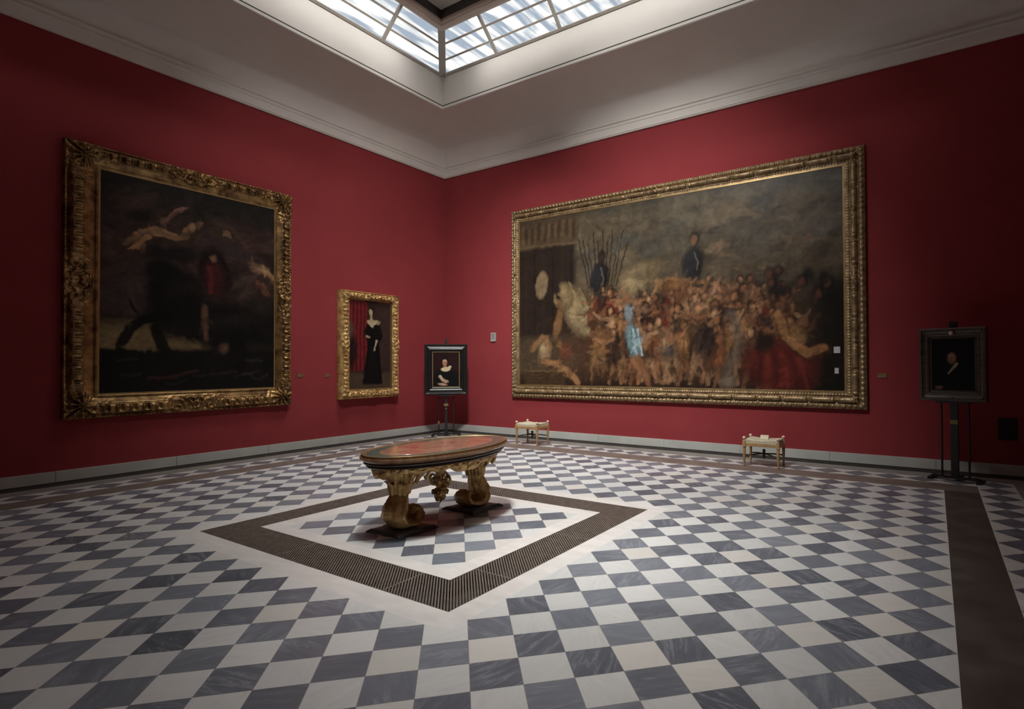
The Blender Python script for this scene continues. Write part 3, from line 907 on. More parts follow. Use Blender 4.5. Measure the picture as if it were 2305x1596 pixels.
def paint_bust(W, H, kind):
    if kind == 0:
        p = Paint(W, H, 110, (38, 17, 19), 81)
        p.wash(lambda x, y: ramp01(-y, -.5, -.2), (20, 13, 13), .8)
        p.blob(.50, .24, .34, .30, (14, 14, 16), .97, 0, .15)
        p.blob(.445, .73, .098, .140, (20, 14, 12), .95, 0, .25)
        p.blob(.450, .690, .062, .090, (168, 120, 90), .97, 0, .25)
        p.blob(.450, .745, .052, .034, (196, 160, 128), .85, 0, .4)
        p.blob(.428, .705, .010, .006, (60, 38, 30), .9, 0, .4); p.blob(.472, .705, .010, .006, (60, 38, 30), .9, 0, .4)
        p.stroke([(.452, .70), (.456, .668)], .006, (132, 84, 62), .8, .5)
        p.blob(.452, .645, .016, .006, (122, 56, 46), .85, 0, .4)
        p.stroke([(.46, .61), (.475, .56)], .040, (160, 116, 88), .95, .35)
        p.blob(.485, .505, .125, .058, (206, 190, 152), .97, .06, .18)
        p.stroke([(.58, .53), (.65, .575)], .034, (202, 186, 152), .95, .3)
        p.stroke([(.44, .55), (.48, .50), (.53, .55)], .010, (168, 144, 108), .7, .5)
        p.stroke([(.28, .31), (.37, .21), (.50, .16)], .040, (178, 152, 126), .95, .3)
        p.stroke([(.29, .33), (.38, .235)], .014, (206, 186, 160), .7, .5)
        p.blob(.535, .165, .040, .036, (172, 134, 108), .95, 0, .3)
        p.stroke([(.545, .19), (.58, .18)], .010, (160, 122, 98), .9, .4); p.stroke([(.545, .165), (.585, .155)], .010, (160, 122, 98), .9, .4); p.stroke([(.54, .14), (.575, .13)], .010, (150, 112, 90), .9, .4)
        p.blob(.37, .085, .12, .036, (184, 146, 128), .92, -.12, .3)
    else:
        p = Paint(W, H, 110, (11, 11, 11), 91)
        p.blob(.5, .22, .38, .3, (7, 7, 7), .9, 0, .2)
        p.blob(.525, .645, .105, .130, (16, 11, 9), .97, 0, .2)
        p.blob(.480, .615, .066, .098, (138, 102, 78), .97, -.06, .25)
        p.blob(.465, .655, .040, .040, (162, 124, 96), .7, 0, .5)
        p.blob(.445, .632, .011, .006, (44, 28, 22), .9, 0, .4); p.blob(.492, .632, .011, .006, (44, 28, 22), .9, 0, .4)
        p.stroke([(.468, .628), (.464, .592)], .006, (108, 72, 54), .8, .5)
        p.blob(.472, .566, .018, .006, (98, 50, 42), .85, 0, .4)
        p.stroke([(.58, .505), (.49, .42), (.405, .335)], .028, (150, 132, 114), .95, .3, .014)
        p.blob(.20, .075, .055, .030, (116, 82, 66), .9, .2, .35)
        for k in range(3): p.stroke([(.17, .065 + .014 * k), (.12, .06 + .016 * k)], .008, (104, 72, 58), .9, .4)
    p.brush(.15, .15)
    return p

# ================================================================== carved picture frames
def spiral(u, v, k, arms=1, pitch=.07):
    r = np.hypot(u, v) + 1e-6
    th = np.arctan2(v, u)
    return np.cos(2 * PI * r / pitch - arms * k * th)
def frame_mesh(w, h, ws, profile, nt, ds, to3):
    """carved frame: four mitred strips of relief. ws = widths left, right, bottom, top.
    profile(s, e, t, q) -> relief height; s = metres from the middle of the side, e = metres from the corner, t = 0 outer..1 inner"""
    mb = MB()
    wl, wr, wb, wt = ws
    sides = (('b', w, wb, wl, wr), ('t', w, wt, wl, wr), ('l', h, wl, wb, wt), ('r', h, wr, wb, wt))
    for sd, L, wid, w0, w1 in sides:
        ns = int(L / ds)
        g = np.linspace(0, 1, ns)
        t = np.linspace(0, 1, nt)
        G, T = np.meshgrid(g, t, indexing='ij')
        a = T * w0; b = L - T * w1
        s = a + G * (b - a)
        e = np.minimum(s, L - s)
        hgt = profile(s - L / 2, e, T, L)
        hgt[:, 0] = 0.
        if sd == 'b': U, V = s, T * wid
        elif sd == 't': U, V = s, h - T * wid
        elif sd == 'l': U, V = T * wid, s
        else: U, V = w - T * wid, s
        mb.grid(to3(U, V, hgt))
    return mb

def bump1(x, c, w):
    return np.clip(1 - ((x - c) / w) ** 2, 0, 1) ** .5

def prof_gadroon(s, e, T, L):
    t = T
    W = .36
    c = np.zeros_like(t) + .085
    outer = (t < .10)
    c = np.where(outer, .075 + .022 * np.abs(np.sin(PI * s / .052)) * bump1(t, .055, .05), c)
    c = np.where((t >= .10) & (t < .16), .062, c)
    band = (t >= .16) & (t < .58)
    dome = bump1(t, .36, .23)
    ph = np.mod(s / .165 + .5, 1.) - .5
    u_ridge = np.exp(-((np.abs(ph) - .24) / .075) ** 2)
    hollow = np.exp(-(ph / .14) ** 2)
    end = np.exp(-((t - .235) / .04) ** 2) * (np.abs(ph) < .27)
    gad = .080 + .055 * dome + .026 * np.maximum(u_ridge, end) * dome - .034 * hollow * bump1(t, .42, .16)
    c = np.where(band, gad, c)
    c = np.where((t >= .58) & (t < .64), .088, c)
    cove = .082 - .042 * ramp01(t, .64, .90)
    c = np.where((t >= .64) & (t < .90), cove, c)
    c = np.where(t >= .90, .052 + .012 * bump1(t, .95, .05), c)
    # leaf clusters at the corners and scrolls at the middle of each side
    d = t * W
    ang = np.arctan2(d - .20, e - .20)
    rr = np.hypot(d - .20, e - .20)
    leaf = (.5 + .5 * np.cos(ang * 9.)) * np.exp(-(rr / .26) ** 2) + .5 * np.exp(-(rr / .06) ** 2)
    fine = fbm(e * 26 + d * 9, d * 26 - e * 9, 17)
    wc = np.clip(1.5 - e / .42, 0, 1)
    corner = .085 + .070 * leaf + .065 * fine
    wm0 = np.clip(1.6 - np.abs(s) / .33, 0, 1)
    sp = np.maximum(spiral(np.abs(s) - .24, d - .12, 1, 1, .085) * np.exp(-(np.hypot(np.abs(s) - .24, d - .12) / .13) ** 2), spiral(np.abs(s) - .05, d - .20, -1, 1, .10) * np.exp(-(np.hypot(np.abs(s) - .05, d - .2) / .12) ** 2))
    mid = .088 + .052 * sp + .045 * fine + .03 * np.exp(-(s / .05) ** 2)
    lim = np.where(t < .93, 1., 0.)
    keep = np.clip((.93 - t) / .25, 0, 1)
    c = c * (1 - wc * keep * lim) + corner * wc * keep * lim
    c = c * (1 - wm0 * keep * lim) + mid * wm0 * keep * lim
    return np.clip(c, .03, .2)

def prof_ribbon(s, e, T, L):
    t = T
    c = np.zeros_like(t) + .07
    c = np.where(t < .07, .066, c)
    egg = np.abs(np.sin(PI * s / .085))
    band1 = .058 + .040 * bump1(t, .20, .13) * (.35 + .65 * egg ** .7)
    c = np.where((t >= .07) & (t < .33), band1, c)
    c = np.where((t >= .33) & (t < .40), .052, c)
    ph = np.mod(s / .43, 1.)
    rib = np.exp(-((ph - .5) / .05) ** 2)
    leafy = fbm(s * 30, t * 9, 23) * 2
    torus = .070 + .048 * bump1(t, .55, .16)
    nearrib = np.exp(-((ph - .5) / .22) ** 2)
    torus = torus - .040 * rib + .022 * leafy * nearrib - .012 * np.exp(-((np.abs(ph - .5) - .16) / .03) ** 2)
    c = np.where((t >= .40) & (t < .70), torus, c)
    c = np.where((t >= .70) & (t < .75), .045, c)
    bead = .045 + .024 * np.abs(np.sin(PI * s / .048)) * bump1(t, .82, .075)
    c = np.where((t >= .75) & (t < .90), bead, c)
    c = np.where(t >= .90, .052, c)
    # corner leaves and middle clasp
    wc = np.clip(1.6 - e / .20, 0, 1) * ((t > .33) & (t < .90))
    c = c + wc * (.02 + .03 * fbm(e * 30, t * 8, 29) * 2)
    wm0 = np.exp(-(s / .07) ** 2) * ((t > .33) & (t < .95))
    c = c + wm0 * (.022 + .03 * fbm(s * 34, t * 9, 31) * 2)
    return np.clip(c, .03, .2)

def prof_openwork(s, e, T, L):
    t = T
    c = np.zeros_like(t) + .155
    c = np.where(t < .14, .150, c)
    c = np.where((t >= .14) & (t < .26), .135, c)
    ph = np.abs(np.sin(PI * s / .085))
    carve = .150 + .040 * bump1(t, .55, .30) * (.30 + .70 * ph) + .030 * fbm(s * 34, t * 7, 37) * 2
    c = np.where((t >= .26) & (t < .85), carve, c)
    c = np.where(t >= .85, .125, c)
    for wgt in (np.exp(-(s / .16) ** 2), np.clip(1.5 - e / .20, 0, 1)):
        k = wgt * ((t > .08) & (t < .97))
        c = c + k * (.030 + .045 * fbm(s * 26 + 5, t * 8, 43) * 2)
    return np.clip(c, .09, .24)

def wall_picture(name, label, wall, a0, a1, z0, z1, ws, back, prof, nt, ds, mat, canvas_mat_h, painter, n_extra=None):
    """a framed picture on a wall; a = horizontal wall coordinate (left to right as seen)"""
    W, H = a1 - a0, z1 - z0
    if wall == 'left':
        root = thing(name, label, 'painting', (0.002, a0 + W / 2, z0))
        to3 = lambda U, V, h: np.stack([h, U - W / 2, V], -1)
        p3 = lambda u, v, h: (h, u - W / 2, v)
        au, av = (0, 1, 0), (0, 0, 1)
    else:
        root = thing(name, label, 'painting', (a0 + W / 2, -.002, z0))
        to3 = lambda U, V, h: np.stack([U - W / 2, -h, V], -1)
        p3 = lambda u, v, h: (u - W / 2, -h, v)
        au, av = (1, 0, 0), (0, 0, 1)
    fm = frame_mesh(W, H, ws, prof, nt, ds, to3)
    fr = fm.build('carved_frame', mat, root, fix=False, smooth=True)
    wl, wr, wb, wt = ws
    cw, ch = W - wl - wr, H - wb - wt
    # backing board closing the frame to the wall
    bb = MB()
    lo, hi = p3(.02, .02, 0), p3(W - .02, H - .02, canvas_mat_h - .012)
    bb.box(tuple(min(a, b) for a, b in zip(lo, hi)), tuple(max(a, b) for a, b in zip(lo, hi)))
    bb.build('backing_board', M['brown_frame'], root)
    # slim gilt slip at the sight edge
    sl = MB()
    e = .022
    for (u0, v0, u1, v1) in ((wl - .004, wb - .004, W - wr + .004, wb + e), (wl - .004, H - wt - e, W - wr + .004, H - wt + .004), (wl - .004, wb + e, wl + e, H - wt - e), (W - wr - e, wb + e, W - wr + .004, H - wt - e)):
        lo, hi = p3(u0, v0, canvas_mat_h - .008), p3(u1, v1, canvas_mat_h + .008)
        sl.box(tuple(min(a, b) for a, b in zip(lo, hi)), tuple(max(a, b) for a, b in zip(lo, hi)))
    sl.build('sight_slip', M['gilt_plain'], root, bevel=.003)
    pt = painter(cw, ch)
    pt.mesh('canvas', root, p3(wl, wb, canvas_mat_h), tuple(cw * x for x in au), tuple(ch * x for x in av))
    return root

G_EQ = wall_picture('framed_painting', 'large near-square dark stormy painting in a deep carved gilt frame, on the left wall', 'left',
                    -7.36, -4.05, .885, 4.925, (.40, .29, .34, .315), 0, prof_gadroon, 44, .011, M['gilt_dark'], .045, paint_storm)
G_TRI = wall_picture('framed_painting', 'huge wide painting of a crowded procession in a gilt frame, on the right wall', 'right',
                     2.245, 9.655, .885, 5.215, (.215, .32, .285, .265), 0, prof_ribbon, 36, .0125, M['gilt_pale'], .045, paint_procession)
G_POR = wall_picture('framed_painting', 'tall narrow painting of a standing woman in black beside a red curtain, gilt openwork frame', 'left',
                     -3.03, -1.565, .93, 3.235, (.205, .17, .19, .17), .16, prof_openwork, 30, .011, M['gilt'], .10, paint_standing)

# ================================================================== table
TC = Vector((6.045, -5.85, 0))
tb = thing('oval_table', 'ornate oval table with inlaid red stone top on carved gilt legs', 'table', TC)
ZT_ = .785
ax_, ay_ = .535, .915
top = MB()
pr = [(-.16, .716), (-.045, .716), (-.030, .722), (-.024, .732), (-.010, .737), (.000, .746), (.003, .757), (-.002, .766), (-.014, .770), (-.010, .776), (-.012, .782), (-.022, .786), (-.052, .787), (-.058, .7835)]
top.oval([(ax_ + d, ay_ + d, z) for d, z in pr], (0, 0, 0), 128)
tp = top.build('tabletop', M['rim'], tb, smooth=True, angle=.7)
MB().oval([(ax_ - .020, ay_ - .020, .780), (ax_ - .012, ay_ - .012, .789), (ax_ - .022, ay_ - .022, .7915), (ax_ - .034, ay_ - .034, .789), (ax_ - .036, ay_ - .036, .780)], (0, 0, 0), 128).build('rim_bead', M['gilt_plain'], tp, smooth=True)
bl = MB().oval([(ax_ - .058, ay_ - .058, .781), (ax_ - .058, ay_ - .058, .7845), (ax_ - .165, ay_ - .19, .7846)], (0, 0, 0), 128)
bl.build('inlay_border', M['inlay_green'], tp)
rl = MB().oval([(ax_ - .158, ay_ - .183, .7842), (ax_ - .172, ay_ - .197, .7856)], (0, 0, 0), 128)
rl.build('inlay_line', M['gilt_plain'], tp)
il = MB().oval([(ax_ - .168, ay_ - .193, .7846), (ax_ - .170, ay_ - .195, .7862)], (0, 0, 0), 128)
il.build('inlay_panel', M['inlay_red'], tp)
dm = MB().oval([(ax_ - .12, ay_ - .12, .655), (ax_ - .075, ay_ - .075, .658), (ax_ - .060, ay_ - .060, .672), (ax_ - .066, ay_ - .066, .686), (ax_ - .040, ay_ - .040, .694), (ax_ - .034, ay_ - .034, .708), (ax_ - .05, ay_ - .05, .720)], (0, 0, 0), 128)
dm.build('under_moulding', M['dark_wood'], tb, smooth=True, angle=.6)

def carved(mb, amp, freq, seed):
    """roughen a mesh builder's points like worn carving"""
    rs = np.random.RandomState(seed)
    P = np.array(mb.v)
    n = fbm(P[:, 0] * freq + 11.3, P[:, 2] * freq + P[:, 1] * freq * .7 + 5.1, seed)
    n2 = fbm(P[:, 1] * freq + 3.3, P[:, 2] * freq * 1.3 + 8.1, seed + 3)
    n3 = fbm(P[:, 2] * freq + 1.3, P[:, 0] * freq + 2.1, seed + 6)
    P += np.stack([n, n2, n3], 1) * 2 * amp
    mb.v = list(map(tuple, P.tolist()))
    return mb

# carved apron with a scalloped lower edge following the oval
apr = MB()
NA, NZ = 420, 12
th = np.linspace(0, 2 * PI, NA + 1)
A, Zf = np.meshgrid(th, np.linspace(0, 1, NZ), indexing='ij')
drop = .050 + .026 * np.abs(np.sin(A * 10)) + .014 * fbm(A * 14, A * 3, 8) * 2 + .055 * np.exp(-((np.abs(np.mod(A + PI / 2, PI) - PI / 2)) / .22) ** 2) + .045 * np.exp(-((np.abs(np.mod(A, PI) - PI / 2)) / .30) ** 2)
rel = .014 * np.abs(np.sin(A * 20)) * np.sin(PI * Zf) + .030 * fbm(A * 22, Zf * 5, 3)
for sgn in (0, -.018):
    X = (ax_ - .115 + rel + sgn - .02 * Zf) * np.cos(A); Y = (ay_ - .115 + rel + sgn - .02 * Zf) * np.sin(A)
    apr.grid(np.stack([X, Y, .665 - drop * Zf], -1))
apr.build('apron', M['gilt'], tb, fix=False, smooth=True)

def ribbon_tube(path, seg=18):
    """tube whose section is an ellipse: path rows = (l, z, half width x, half thickness)"""
    mb = MB()
    P = np.array(path, float)
    # resample smoothly (Catmull-Rom)
    out = []
    n = len(P)
    for i in range(n - 1):
        p0, p1, p2, p3 = P[max(i - 1, 0)], P[i], P[i + 1], P[min(i + 2, n - 1)]
        for k in range(6):
            t = k / 6.
            out.append(.5 * ((2 * p1) + (-p0 + p2) * t + (2 * p0 - 5 * p1 + 4 * p2 - p3) * t * t + (-p0 + 3 * p1 - 3 * p2 + p3) * t ** 3))
    out.append(P[-1])
    out = np.array(out)
    tan = np.gradient(out[:, :2], axis=0); tan /= np.linalg.norm(tan, axis=1)[:, None] + 1e-9
    nrm = np.stack([-tan[:, 1], tan[:, 0]], 1)
    a = np.linspace(0, 2 * PI, seg, endpoint=False)
    V = np.zeros((len(out), seg, 3))
    flute = 1 + .10 * np.cos(a * 7) + .03 * np.cos(a * 15)
    for i, (l, z, hx, ht) in enumerate(out):
        V[i, :, 0] = hx * np.cos(a) * flute
        V[i, :, 1] = l + nrm[i, 0] * ht * np.sin(a) * flute
        V[i, :, 2] = z + nrm[i, 1] * ht * np.sin(a) * flute
    fs = []
    m = len(out)
    for i in range(m - 1):
        for k in range(seg):
            fs.append((i * seg + k, i * seg + (k + 1) % seg, (i + 1) * seg + (k + 1) % seg, (i + 1) * seg + k))
    fs.append(tuple(range(seg - 1, -1, -1))); fs.append(tuple((m - 1) * seg + k for k in range(seg)))
    mb.add(V.reshape(-1, 3).tolist(), fs)
    return mb

def leaf(mb, base, out, tip_drop, w, L, n=9, m=7):
    """one curling acanthus leaf"""
    base = Vector(base); out = Vector(out).normalized()
    side = out.cross(Vector((0, 0, 1))).normalized()
    P = np.zeros((n, m, 3))
    for i in range(n):
        t = i / (n - 1.)
        c = base + out * (L * math.sin(t * 2.0) * .62) + Vector((0, 0, 1)) * (L * (t * .95 - tip_drop * t * t))
        ww = w * (math.sin(PI * (t * .86 + .12)) ** .7) * (1 + .16 * math.cos(t * 20))
        for j in range(m):
            s = -1 + 2 * j / (m - 1.)
            q = c + side * (s * ww) + out * (-.35 * ww * s * s + .012 * math.cos(s * 9))
            P[i, j] = q
    mb.grid(P)
    P2 = P.copy(); P2 -= np.array(out) * .012
    mb.grid(P2)

def make_pedestal():
    """S-shaped dolphin-tail support: flared leafy head, waist, belly, tail curling inward (+y)"""
    path = [(.02, .690, .235, .165), (.012, .650, .222, .155), (.0, .60, .185, .135), (-.012, .54, .142, .115), (-.022, .48, .112, .098), (-.030, .42, .094, .085), (-.035, .37, .088, .080), (-.042, .335, .086, .078), (-.050, .310, .100, .088), (-.072, .255, .120, .095), (-.098, .19, .138, .096),
            (-.105, .125, .152, .086), (-.070, .070, .160, .064), (.00, .048, .158, .046), (.075, .050, .148, .042), (.140, .078, .132, .040), (.168, .128, .116, .036), (.145, .172, .098, .032), (.102, .172, .080, .026), (.088, .140, .066, .020), (.105, .118, .05, .012)]
    mb = ribbon_tube(path, 26)
    carved(mb, .016, 17, 5)
    return mb
def head_r(z):
    zs = [.33, .37, .42, .48, .54, .60, .65, .69]
    return np.interp(z, zs, [.086, .088, .094, .112, .142, .185, .222, .235]), np.interp(z, zs, [.078, .080, .085, .098, .115, .135, .155, .165]), np.interp(z, zs, [-.042, -.035, -.030, -.022, -.012, 0, .012, .02])
def hug_leaf(mb, ang, z0, L, half, curl):
    """acanthus leaf lying on the flared head, its tip curling outward"""
    n, m = 12, 9
    P = np.zeros((n, m, 3))
    for i in range(n):
        t = i / (n - 1.)
        z = z0 + L * (t - .28 * curl * max(0, t - .7) ** 1.0 * 2)
        rx, ry, cy = head_r(min(z0 + L * t, .69))
        out = .010 + curl * .075 * max(0, t - .55) ** 1.4 * 2.2 + .012 * math.sin(PI * t)
        wv = half * math.sin(PI * (.10 + .84 * t)) ** .8 * (1 + .18 * math.cos(t * 26))
        for j in range(m):
            s_ = -1 + 2 * j / (m - 1.)
            a = ang + wv * s_
            q = out + .010 * math.cos(s_ * 7) - .020 * s_ * s_
            P[i, j] = ((rx + q) * math.cos(a), cy + (ry + q) * math.sin(a), z)
    mb.grid(P)
def ped_leaves():
    mb = MB()
    for k in range(8):
        hug_leaf(mb, 2 * PI * k / 8 + .39, .345, .27, .40, .8)
    for k in range(8):
        hug_leaf(mb, 2 * PI * k / 8, .335, .15, .34, .8)
    for k in range(8):
        hug_leaf(mb, 2 * PI * k / 8, .50, .17, .30, .6)
    carved(mb, .006, 34, 9)
    return mb
def ped_scrolls(e):
    """volutes under the corners of the top"""
    for sx in (-1, 1):
        for sy in (-1, 1):
            mb = MB()
            pts, rad = [], []
            for k in range(40):
                t = k / 39.
                a = -1.2 + t * 8.2
                r = .075 * (1 - t) + .010
                pts.append((sx * (.135 + .055 + r * math.cos(a) * .85), .01 + sy * (.075 + .35 * r * math.cos(a)), .575 + r * math.sin(a)))
                rad.append(.022 * (1 - .45 * t))
            mb.tube(pts, rad, 8)
            leafp = [(sx * .12, sy * .06, .45), (sx * .15, sy * .08, .51), (sx * .20, sy * .10, .57), (sx * .25, sy * .12, .64), (sx * .29, sy * .14, .672)]
            mb.tube(leafp, [.018, .026, .028, .024, .014], 8)
            carved(mb, .006, 26, 13)
            mb.build('volute', M['gilt'], e, smooth=True)
star = []
for (cx_, cy_) in ((-1, -1), (1, -1), (1, 1), (-1, 1)):
    star.append((cx_, cy_))
def plinth_poly(hw, hd):
    """square plinth with concave sides and a small bow in the middle of each"""
    pts = []
    C4 = [(-1, -1), (1, -1), (1, 1), (-1, 1)]
    for i in range(4):
        a, b = Vector(C4[i]), Vector(C4[(i + 1) % 4])
        n = Vector((a.y - b.y, b.x - a.x)).normalized() * -1      # outward
        for k in range(14):
            t = k / 14.
            dent = -.17 * math.sin(PI * t) ** .6 + .10 * math.exp(-((t - .5) / .14) ** 2)
            q = a.lerp(b, t) + Vector((-n.x, -n.y)) * -dent
            pts.append((q.x * hw, q.y * hd))
    return pts
def make_plinth():
    mb = MB()
    for s, z0, z1 in ((1.0, 0, .016), (.955, .016, .026), (.90, .026, .034)):
        mb.prism(plinth_poly(.245 * s, .245 * s), z0, z1)
    return mb
mped = make_pedestal(); 
ped_proto = None
for k, (dy, rz) in enumerate(((-.50, 0), (.50, PI))):
    if k == 0:
        e = make_pedestal().build('pedestal', M['gilt'], tb, smooth=True)
        e.location = (0, dy, .03)
        ped_leaves().build('acanthus_leaves', M['gilt'], e, fix=False, smooth=True)
        ped_scrolls(e)
        pl = make_plinth().build('plinth', M['base_stone'], e); pl.location = (0, .0, -.03)
        ped_proto = e
    else:
        c = copy_tree(ped_proto, tb); c.location = (0, dy, .03); c.rotation_euler = (0, 0, rz)
pen = MB()
pen.lathe([(.02, .655), (.085, .65), (.088, .615), (.070, .575), (.045, .555), (.055, .53), (.050, .50), (.040, .44), (.048, .40), (.042, .355), (.026, .335), (.05, .30), (.062, .265), (.048, .225), (.022, .195), (.006, .165)], (0, 0, 0), 18)
carved(pen, .018, 22, 21)
pen.build('pendant_drop', M['gilt'], tb, smooth=True)
sc = MB()
for k in range(34):
    zz = .20 + .36 * random.random(); rr_ = .030 + .045 * math.sin(PI * (zz - .18) / .42) * random.random()
    aa = random.random() * 2 * PI
    sc.ball((rr_ * math.cos(aa), rr_ * math.sin(aa), zz), .018 + .016 * random.random(), seg=8, rings=6)
for k in range(5):
    a0 = 2 * PI * k / 5 + .4
    pts, rad = [], []
    for j in range(26):
        t = j / 25.; a = -1.9 + t * 6.0; r = .046 * (1 - t) + .008
        l = .075 + r * math.cos(a) * .9
        pts.append((l * math.cos(a0), l * math.sin(a0), .425 + .02 * (k % 2) + r * math.sin(a) * 1.2)); rad.append(.018 * (1 - .5 * t))
    sc.tube(pts, rad, 7)
    leaf(sc, (.02 * math.cos(a0), .02 * math.sin(a0), .30), (math.cos(a0), math.sin(a0), 0), 1.3, .028, .10)
carved(sc, .006, 30, 25)
sc.build('pendant_scrolls', M['gilt'], tb, fix=False, smooth=True)

# ================================================================== stools
def make_stool(name, label):
    st = thing(name, label, 'stool', (0, 0, 0), 0, 'low gilt stools along the right wall')
    HX, HY = .265, .185
    c = MB()
    nx, ny = 19, 13
    X, Y = np.meshgrid(np.linspace(-HX + .004, HX - .004, nx), np.linspace(-HY - .008, HY + .008, ny), indexing='ij')
    u, v = X / HX, Y / HY
    Zt = .424 + .020 * np.abs(u) ** 2.2 + .008 * np.abs(v) ** 2.2
    edge = np.minimum(1, np.minimum((1 - np.abs(u)), (1 - np.abs(v))) * 9)
    c.grid(np.stack([X, Y, Zt - .018 * (1 - edge) ** 2], -1))
    c.grid(np.stack([X, Y[:, ::-1], Zt * 0 + .345], -1))
    b = [(X[i, 0], Y[i, 0]) for i in range(nx)] + [(X[-1, j], Y[-1, j]) for j in range(1, ny)] + [(X[i, -1], Y[i, -1]) for i in range(nx - 2, -1, -1)] + [(X[0, j], Y[0, j]) for j in range(ny - 2, 0, -1)]
    zb = lambda x, y: .424 + .020 * abs(x / HX) ** 2.2 + .008 * abs(y / HY) ** 2.2 - .018
    n = len(b)
    c.add([(x, y, .345) for x, y in b] + [(x, y, zb(x, y)) for x, y in b], [(i, (i + 1) % n, n + (i + 1) % n, n + i) for i in range(n)])
    c.build('seat', M['cushion'], st, smooth=True, angle=1.0)
    for sy in (-1, 1):
        MB().box((-HX, sy * HY - .014, .325), (HX, sy * HY + .014, .372)).build('rail', M['honey'], st, bevel=.004)
    for sx in (-1, 1):
        MB().box((sx * HX - .014, -HY, .325), (sx * HX + .014, HY, .372)).build('rail', M['honey'], st, bevel=.004)
    for sx in (-1, 1):
        for sy in (-1, 1):
            lg = MB()
            x, y = sx * HX, sy * HY
            lg.lathe([(.013, 0), (.019, .008), (.021, .02), (.014, .034), (.016, .05), (.019, .12), (.023, .22), (.026, .285), (.020, .296), (.030, .305), (.030, .315), (.022, .322)], (x, y, 0), 14)
            lg.box((x - .025, y - .025, .318), (x + .025, y + .025, .395))
            lg.lathe([(.022, .392), (.026, .402), (.020, .412), (.014, .425), (.019, .436)], (x, y, 0), 14)
            lo = lg.build('leg', M['honey'], st, smooth=True, angle=.7)
            MB().ball((x, y, .455), .027, sz=.95).build('finial', M['ivory'], lo, smooth=True)
    for s in (-1, 1):
        pts = []
        for k in range(17):
            t = k / 16.
            pts.append((HX * (2 * t - 1), s * HY * (2 * t - 1), .165 + .028 * (1 - (2 * t - 1) ** 2)))
        MB().tube(pts, .011, 8).build('stretcher', M['brown_wood'], st, smooth=True)
    MB().lathe([(.006, .11), (.022, .125), (.026, .145), (.018, .162), (.030, .18), (.030, .205), (.018, .218), (.026, .235), (.022, .258), (.008, .27)], (0, 0, 0), 14).build('stretcher_boss', M['brown_wood'], st, smooth=True)
    return st
s1 = make_stool('stool', 'low gilt stool with cream seat under the left end of the huge procession painting')
s1.location = (3.46, -.87, 0)
s2 = copy_tree(s1)
s2['label'] = 'low gilt stool with a cream card on its seat, under the procession painting'
s2.location = (8.225, -.955, 0)
def card(label, x, y, z, rz):
    mb = MB()
    mb.add([(-.065, -.034, 0), (.065, -.034, 0), (.065, 0, .062), (-.065, 0, .062), (.065, .03, 0), (-.065, .03, 0)], [(0, 1, 2, 3), (3, 2, 4, 5)])
    # thickness
    mb.add([(-.065, -.031, 0), (.065, -.031, 0), (.065, 0, .059), (-.065, 0, .059), (.065, .027, 0), (-.065, .027, 0)], [(3, 2, 1, 0), (5, 4, 2, 3)])
    mb.add([(-.065, -.034, 0), (-.065, -.031, 0), (-.065, 0, .059), (-.065, 0, .062)], [(0, 1, 2, 3)])
    mb.add([(.065, -.034, 0), (.065, -.031, 0), (.065, 0, .059), (.065, 0, .062)], [(3, 2, 1, 0)])
    o = mb.build('notice_card', M['paper'], fix=False)
    o.location = (x, y, z); o.rotation_euler = (0, 0, rz)
    return tag(o, label, 'card')
card('small folded cream card standing on the seat of the right-hand stool', 8.225, -.90, .4255, 0)

# ================================================================== easels with portraits
def bolection(W, H, w, prof, to3):
    """plain mitred frame; prof = (inset, height) pairs"""
    mb = MB()
    rows = []
    for i, h in prof:
        rows.append([to3(i, i, h), to3(W - i, i, h), to3(W - i, H - i, h), to3(i, H - i, h)])
    n = len(rows)
    vs = [p for r in rows for p in r]
    fs = []
    for j in range(n - 1):
        for k in range(4):
            fs.append((j * 4 + k, j * 4 + (k + 1) % 4, (j + 1) * 4 + (k + 1) % 4, (j + 1) * 4 + k))
    return mb.add(vs, fs)

def make_easel(label, x, y, rz, H_top, w_bar, post_w, rod_x, knob):
    """post easel; local +y points away from the viewer, x to the right"""
    ea = thing('display_easel', label, 'easel', (x, y, 0), rz)
    p = MB()
    p.box((-post_w / 2, -.02, .055), (post_w / 2, .02, H_top))
    p.build('post', M['black_iron'], ea, bevel=.004)
    for s in (-1, 1):
        r = MB().tube([(s * rod_x, .02, .05), (s * rod_x, .02, H_top - .20)], .014, 10)
        r.build('side_rod', M['black_iron'], ea, smooth=True, angle=.8)
    b = MB().box((-w_bar / 2, -.045, .03), (w_bar / 2, .045, .06))
    bo = b.build('foot_bar', M['black_iron'], ea, bevel=.004)
    for s in (-1, 1):
        f = MB().box((s * w_bar / 2 - .03, -.10, 0), (s * w_bar / 2 + .03, .16, .034))
        f.build('foot', M['black_iron'], ea, bevel=.004)
    MB().box((-.045, -.02, .03), (.045, .26, .055)).build('rear_strut', M['black_iron'], ea, bevel=.004)
    return ea

